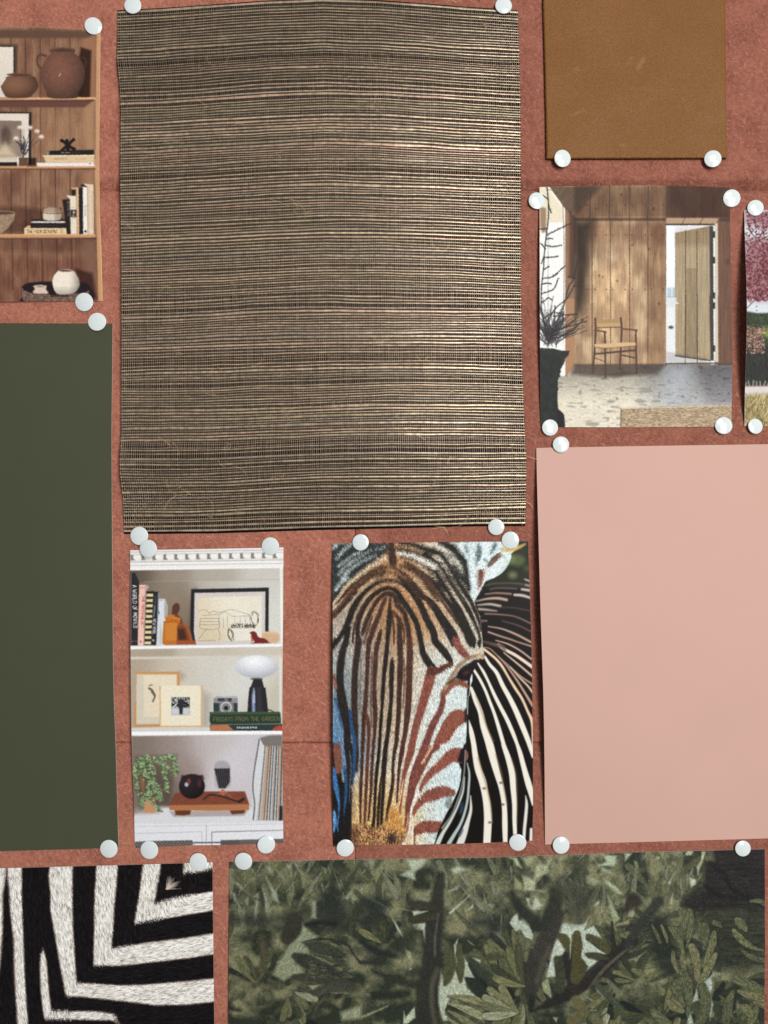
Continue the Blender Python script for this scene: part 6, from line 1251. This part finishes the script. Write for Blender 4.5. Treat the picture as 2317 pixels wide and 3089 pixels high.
    for q, c in (([(670, 30), (750, 30), (720, 80), (650, 80)], (150, 154, 132)), ([(850, 30), (900, 40), (850, 180), (800, 320), (790, 220), (840, 150)], (148, 150, 122)), ([(700, 350), (780, 380), (780, 430), (720, 470)], (156, 156, 138)), ([(430, 430), (480, 370), (470, 430)], (148, 148, 130)), ([(500, 540), (490, 680), (460, 660)], (136, 138, 110)), ([(290, 100), (340, 100), (320, 140)], (140, 142, 120)), ([(990, 1490), (1130, 1530), (960, 1570)], (132, 134, 110)), ([(830, 1640), (960, 1560), (980, 1680), (950, 1780), (990, 1900), (950, 2100), (940, 1900), (900, 1700)], (144, 152, 144)), ([(790, 1700), (810, 1850), (730, 1880)], (138, 144, 130)), ([(700, 1940), (750, 2141), (670, 2141)], (138, 144, 130)), ([(20, 150), (70, 160), (60, 350)], (104, 106, 84))):
        tri('4', q, c, 4)
    # dark trunks and branches
    def br(k, pts, c=(36, 36, 34), s=8, op=.92): fr(k); p.stroke(pts, c, soft=s, op=op)
    br('2', [(970, 330, 100), (930, 600, 160), (900, 900, 200), (870, 1200, 220), (850, 1500, 250), (800, 1800, 270), (830, 2141, 280), (840, 2600, 300)], (42, 42, 38), 10); br('2', [(940, 800, 20), (900, 1100, 26), (900, 1300, 30)], (92, 84, 78), 4, .7); br('2', [(930, 1480, 60), (870, 1640, 60), (860, 1900, 60), (900, 2141, 60)], (84, 78, 66), 8, .6); br('2', [(600, 670, 70), (720, 700, 110), (860, 700, 90)], (50, 48, 40), 3); br('2', [(600, 870, 70), (700, 860, 96), (860, 830, 90)], (52, 50, 38), 3); br('2', [(60, 660, 160), (200, 760, 220), (100, 880, 160)], (40, 44, 40), 26); br('2', [(0, 1130, 60), (200, 1260, 90), (420, 1310, 40)], (34, 38, 36), 10); br('2', [(0, 1390, 50), (150, 1380, 40)], (40, 40, 36), 8); br('2', [(160, 1500, 60), (400, 1600, 60), (680, 1660, 90)], (44, 44, 38), 12); br('2', [(150, 1790, 60), (360, 1790, 110), (560, 1770, 90)], (36, 40, 34), 10); br('2', [(560, 1150, 160), (640, 1000, 120)], (46, 50, 40), 26); br('2', [(1400, 900, 120), (1560, 900, 160), (1659, 960, 140)], (42, 46, 42), 30)
    br('2', [(1330, 1350, 60), (1450, 1480, 120), (1600, 1620, 120)], (50, 54, 44), 6); br('2', [(1290, 1590, 50), (1380, 1650, 110), (1480, 1750, 110)], (38, 42, 38), 5); br('2', [(1060, 1240, 100), (1090, 1400, 140), (1060, 1580, 100), (1020, 1660, 40)], (64, 66, 46), 4); br('2', [(1190, 1180, 60), (1220, 1400, 90), (1215, 1620, 40)], (68, 68, 48), 4)
    for k, a in enumerate((.25, .5, .8, 1.1)): fr('2'); X, Y = p.f[0]+1060/Ks, p.f[1]+(1800+k*90)/Ks; leaf(X, Y, a*.7, 110, 24, pal_l[k % 3], 1, .3)
    br('3', [(180, 540, 60), (260, 700, 120), (420, 860, 160), (560, 950, 160), (660, 800, 200), (720, 600, 160)], (38, 40, 36), 12); br('3', [(760, 800, 120), (680, 1000, 170), (560, 1200, 220), (470, 1450, 240), (400, 1700, 220)], (48, 46, 42), 8); br('3', [(640, 1180, 50), (560, 1400, 60), (480, 1640, 60)], (74, 70, 60), 8, .6); br('3', [(860, 500, 260), (1000, 560, 300), (1000, 760, 240), (940, 860, 100)], (60, 60, 50), 40, .8)
    br('3', [(1659, 1120, 140), (1400, 1340, 170), (1150, 1560, 190), (900, 1740, 180), (650, 1880, 90), (420, 1980, 30)], (36, 34, 32), 6); br('3', [(1640, 1190, 30), (1450, 1340, 36), (1280, 1500, 40), (1110, 1720, 16)], (86, 80, 70), 5, .8); br('3', [(1400, 900, 30), (1410, 1060, 50), (1430, 1260, 60)], (38, 38, 34), 4); br('3', [(830, 1280, 50), (850, 1450, 70), (880, 1640, 60)], (38, 36, 34), 4); br('3', [(1659, 640, 200), (1560, 760, 60)], (44, 40, 36), 14)
    br('3', [(760, 1060, 60), (830, 1120, 120), (850, 1230, 50)], (66, 62, 42), 4); br('3', [(975, 1040, 90), (975, 1200, 130), (960, 1330, 100), (1000, 1450, 180), (960, 1600, 120)], (66, 62, 40), 3); br('3', [(1120, 1060, 50), (1250, 1150, 120), (1340, 1240, 90)], (66, 64, 44), 4); br('3', [(1110, 1290, 50), (1230, 1320, 80), (1350, 1340, 30)], (58, 58, 44), 4); br('3', [(730, 1350, 90), (770, 1500, 120), (760, 1700, 140)], (50, 54, 42), 5)
    for k, (a, l) in enumerate(((-2.3, 100), (-2.0, 120), (-1.75, 120), (-2.6, 110), (-2.9, 90))): fr('3'); leaf(p.f[0]+330/Ks, p.f[1]+1680/Ks, a, l, 24, pal_m[k], 1, .3)
    for k, (a, l) in enumerate(((-2.5, 110), (-2.75, 110), (-2.95, 110), (3.0, 100), (-2.2, 90))): fr('3'); leaf(p.f[0]+260/Ks, p.f[1]+2000/Ks, a, l, 26, pal_l[k % 4], .9, .3)
    br('3', [(1200, 1640, 70), (1350, 1800, 90), (1520, 1950, 60)], (62, 66, 54), 5); br('3', [(1340, 1600, 40), (1430, 1700, 60), (1500, 1780, 20)], (90, 92, 76), 4); br('3', [(960, 1850, 120), (1050, 2000, 140), (900, 2100, 120)], (84, 80, 56), 5); br('3', [(1180, 2060, 120), (1250, 2141, 120)], (84, 82, 60), 5)
    # right part: night-dark corner, hand-like leaf sprays
    fr('4'); p.poly([(980, -40), (1659, -40), (1659, 760), (1300, 760), (1000, 780), (760, 760), (590, 700), (640, 600), (760, 550), (890, 480), (870, 330), (900, 180), (1000, 200)], lambda x, y: np.array([36, 34, 33.])*(1+(fbm(x/34, y/2.6, 33)-.5)[..., None]*.8), 16)
    p.poly([(760, 780), (1659, 700), (1659, 1480), (1040, 1500), (1060, 1200), (900, 900)], lambda x, y: np.array([44, 46, 38.])*(1+(fbm(x/30, y/2.6, 34)-.5)[..., None]*.9), 40, op=.85)
    br('4', [(1150, 380, 50), (1250, 520, 60), (1450, 620, 70)], (26, 25, 26), 8); br('4', [(900, 460, 50), (1060, 570, 50), (1280, 610, 40)], (26, 25, 26), 8); br('4', [(960, 180, 80), (1150, 330, 50)], (26, 25, 26), 10)
    br('4', [(330, 640, 120), (120, 900, 110), (-60, 1180, 100)], (44, 46, 42), 8); br('4', [(330, 900, 220), (400, 1300, 300), (480, 1480, 200)], (34, 38, 34), 30, .85)
    ol = [(84, 84, 62), (76, 78, 58), (90, 88, 66), (70, 72, 54)]
    for pts in ('450,960,30 540,1030,110 600,1180,60 620,1260,20', '610,770,90 630,880,100 640,960,40', '700,770,80 710,900,90 690,1100,50 670,1200,16', '830,930,50 890,960,90 890,1080,90 880,1220,40', '1000,1030,60 980,1160,90 930,1290,70 870,1450,20', '730,1200,90 770,1300,110 790,1440,90 800,1600,60',
                '620,1250,50 620,1360,70 640,1480,60', '500,1270,40 510,1380,60 560,1500,50', '1020,1290,50 960,1400,90 880,1560,80 800,1680,30', '620,1500,90 680,1650,110 690,1850,90 680,2050,30', '470,1590,60 540,1740,120 620,1920,60', '440,1860,60 520,1920,130 610,1980,60', '860,1680,100 900,1850,130 880,2000,130 820,2141,110', '1230,1750,50 1180,1880,110 1150,2060,100 1150,2160,60',
                '240,1980,60 330,2060,110 430,2150,110', '1300,1740,40 1430,1790,90 1620,1830,90', '1240,1000,50 1330,1110,90 1480,1210,50 1600,1240,20', '1290,880,90 1340,930,110 1390,1000,40', '1340,1240,30 1450,1320,60 1640,1380,50', '1290,1600,120 1450,1660,110 1620,1720,40', '1330,1930,60 1400,1960,110 1450,2040,60', '330,1680,60 370,1750,90', '1500,1880,40 1560,1900,60 1640,1930,60', '0,1480,40 100,1520,80 160,1640,40', '1000,900,60 1050,920,60 1090,960,20', '170,2080,60 250,2141,90', '560,2090,70 540,2160,90', '240,930,20 290,1020,40 340,1140,40', '360,940,30 410,1060,44 430,1140,20', '1450,640,40 1560,640,60 1650,700,50'):
        P = p.T([tuple(map(float, a.split(','))) for a in pts.split()]); c0 = np.array(ol[rs.randint(4)], float)*1.05; ang = math.atan2(P[-1, 1]-P[0, 1], P[-1, 0]-P[0, 0]); ca, sa = math.cos(ang), math.sin(ang); sd = rs.randint(99)
        p.stroke_src(P+np.array([1.2, 1.2, 3]), (34, 36, 30), 5, .35); p.stroke_src(P, lambda x, y, c0=c0, ca=ca, sa=sa, sd=sd: c0*(1+(fbm((x*ca+y*sa)/8, (-x*sa+y*ca)/1.6, sd, 2)-.5)[..., None]*.9), .6)
    # left part dark leaves
    br('1', [(860, 870, 160), (800, 1000, 220), (740, 1100, 160)], (46, 44, 38), 8); br('1', [(1300, 450, 60), (1300, 660, 260), (1340, 830, 380)], (38, 42, 38), 40, .9); br('1', [(980, 940, 60), (1180, 920, 70), (1340, 930, 60)], (32, 34, 32), 8)
    br('1', [(930, 1160, 14), (1100, 1120, 24), (1300, 1130, 16), (1430, 1240, 10)], (34, 34, 32), 3); br('1', [(980, 1180, 60), (1150, 1230, 160), (1400, 1280, 90)], (50, 54, 46), 8); br('1', [(840, 1330, 90), (1000, 1400, 170), (1200, 1480, 150), (1400, 1560, 80)], (44, 46, 40), 6); br('1', [(1380, 1140, 16), (1500, 1200, 24), (1560, 1300, 20), (1640, 1400, 30)], (34, 36, 34), 4)
    br('1', [(830, 1590, 80), (1060, 1600, 120), (1400, 1640, 100)], (52, 52, 44), 5); br('1', [(1080, 1780, 80), (1240, 1720, 130), (1480, 1700, 140)], (56, 56, 50), 5); br('1', [(430, 1100, 100), (460, 1300, 110), (430, 1500, 100)], (66, 62, 48), 10, .8); br('1', [(0, 860, 100), (300, 900, 100), (700, 860, 120), (960, 760, 140)], (46, 48, 42), 30, .8); br('1', [(0, 1960, 60), (160, 2000, 40)], (30, 30, 28), 10)
    for i in range(170): X, Y = rs.uniform(1000, 1560), rs.uniform(1340, 1600); fr('1'); p.stroke([(X, Y), (X+rs.uniform(20, 60), Y+rs.uniform(-2, 10))], (134, 134, 112), 4, 1.5, .5, False)
    for i in range(26):
        fr('1'); x0, y0 = rs.uniform(20, 1100), rs.uniform(1650, 2100); a = rs.uniform(-1.5, -.3); p.stroke([(x0, y0), (x0+160*math.cos(a), y0+160*math.sin(a)), (x0+300*math.cos(a+.2), y0+300*math.sin(a+.2))], (104, 98, 72), 26, 9, .35)
    # canvas tooth and dry brush
    n = fbm(x/2.2, y/2.2, 77, 2); p.C *= (1+(n-.5)[..., None]*.42); p.hair(np.cos(x/60+y/45)+.2, np.sin(x/50-y/60)+.4, .13, 5, None, 7); p.grain(.10, 6)
    p.C = np.clip((p.C-62)*1.16+66, 8, 240)*np.array([.985, 1.0, .99])
    sp = (np.random.RandomState(1).rand(p.ny, p.nx) > .9965) & (y < 2900); p.C[sp] = p.C[sp]*.4+np.array([170, 172, 160.])*.6
    return p
E = ([(691.6, 2599.7), (880, 2597), (1060, 2593), (1480, 2586.6), (1925, 2571), (2307, 2561.7)], [(687, 3400), (2309, 3395)], [(691.6, 2599.7), (689, 3089), (687, 3400)], [(2307, 2561.7), (2308, 2850), (2306, 3056), (2309, 3395)])
o = sheet('leaf_print', E, lambda U, V: .0007+.0016*np.sin(np.pi*V)*(.6+.4*U), .0004, (matte_paper, white_edge), foliage(), 1.6)
tag(o, 'wide dark green print of painted leaves and branches along the bottom', 'art print', 'pictures pinned on the board')
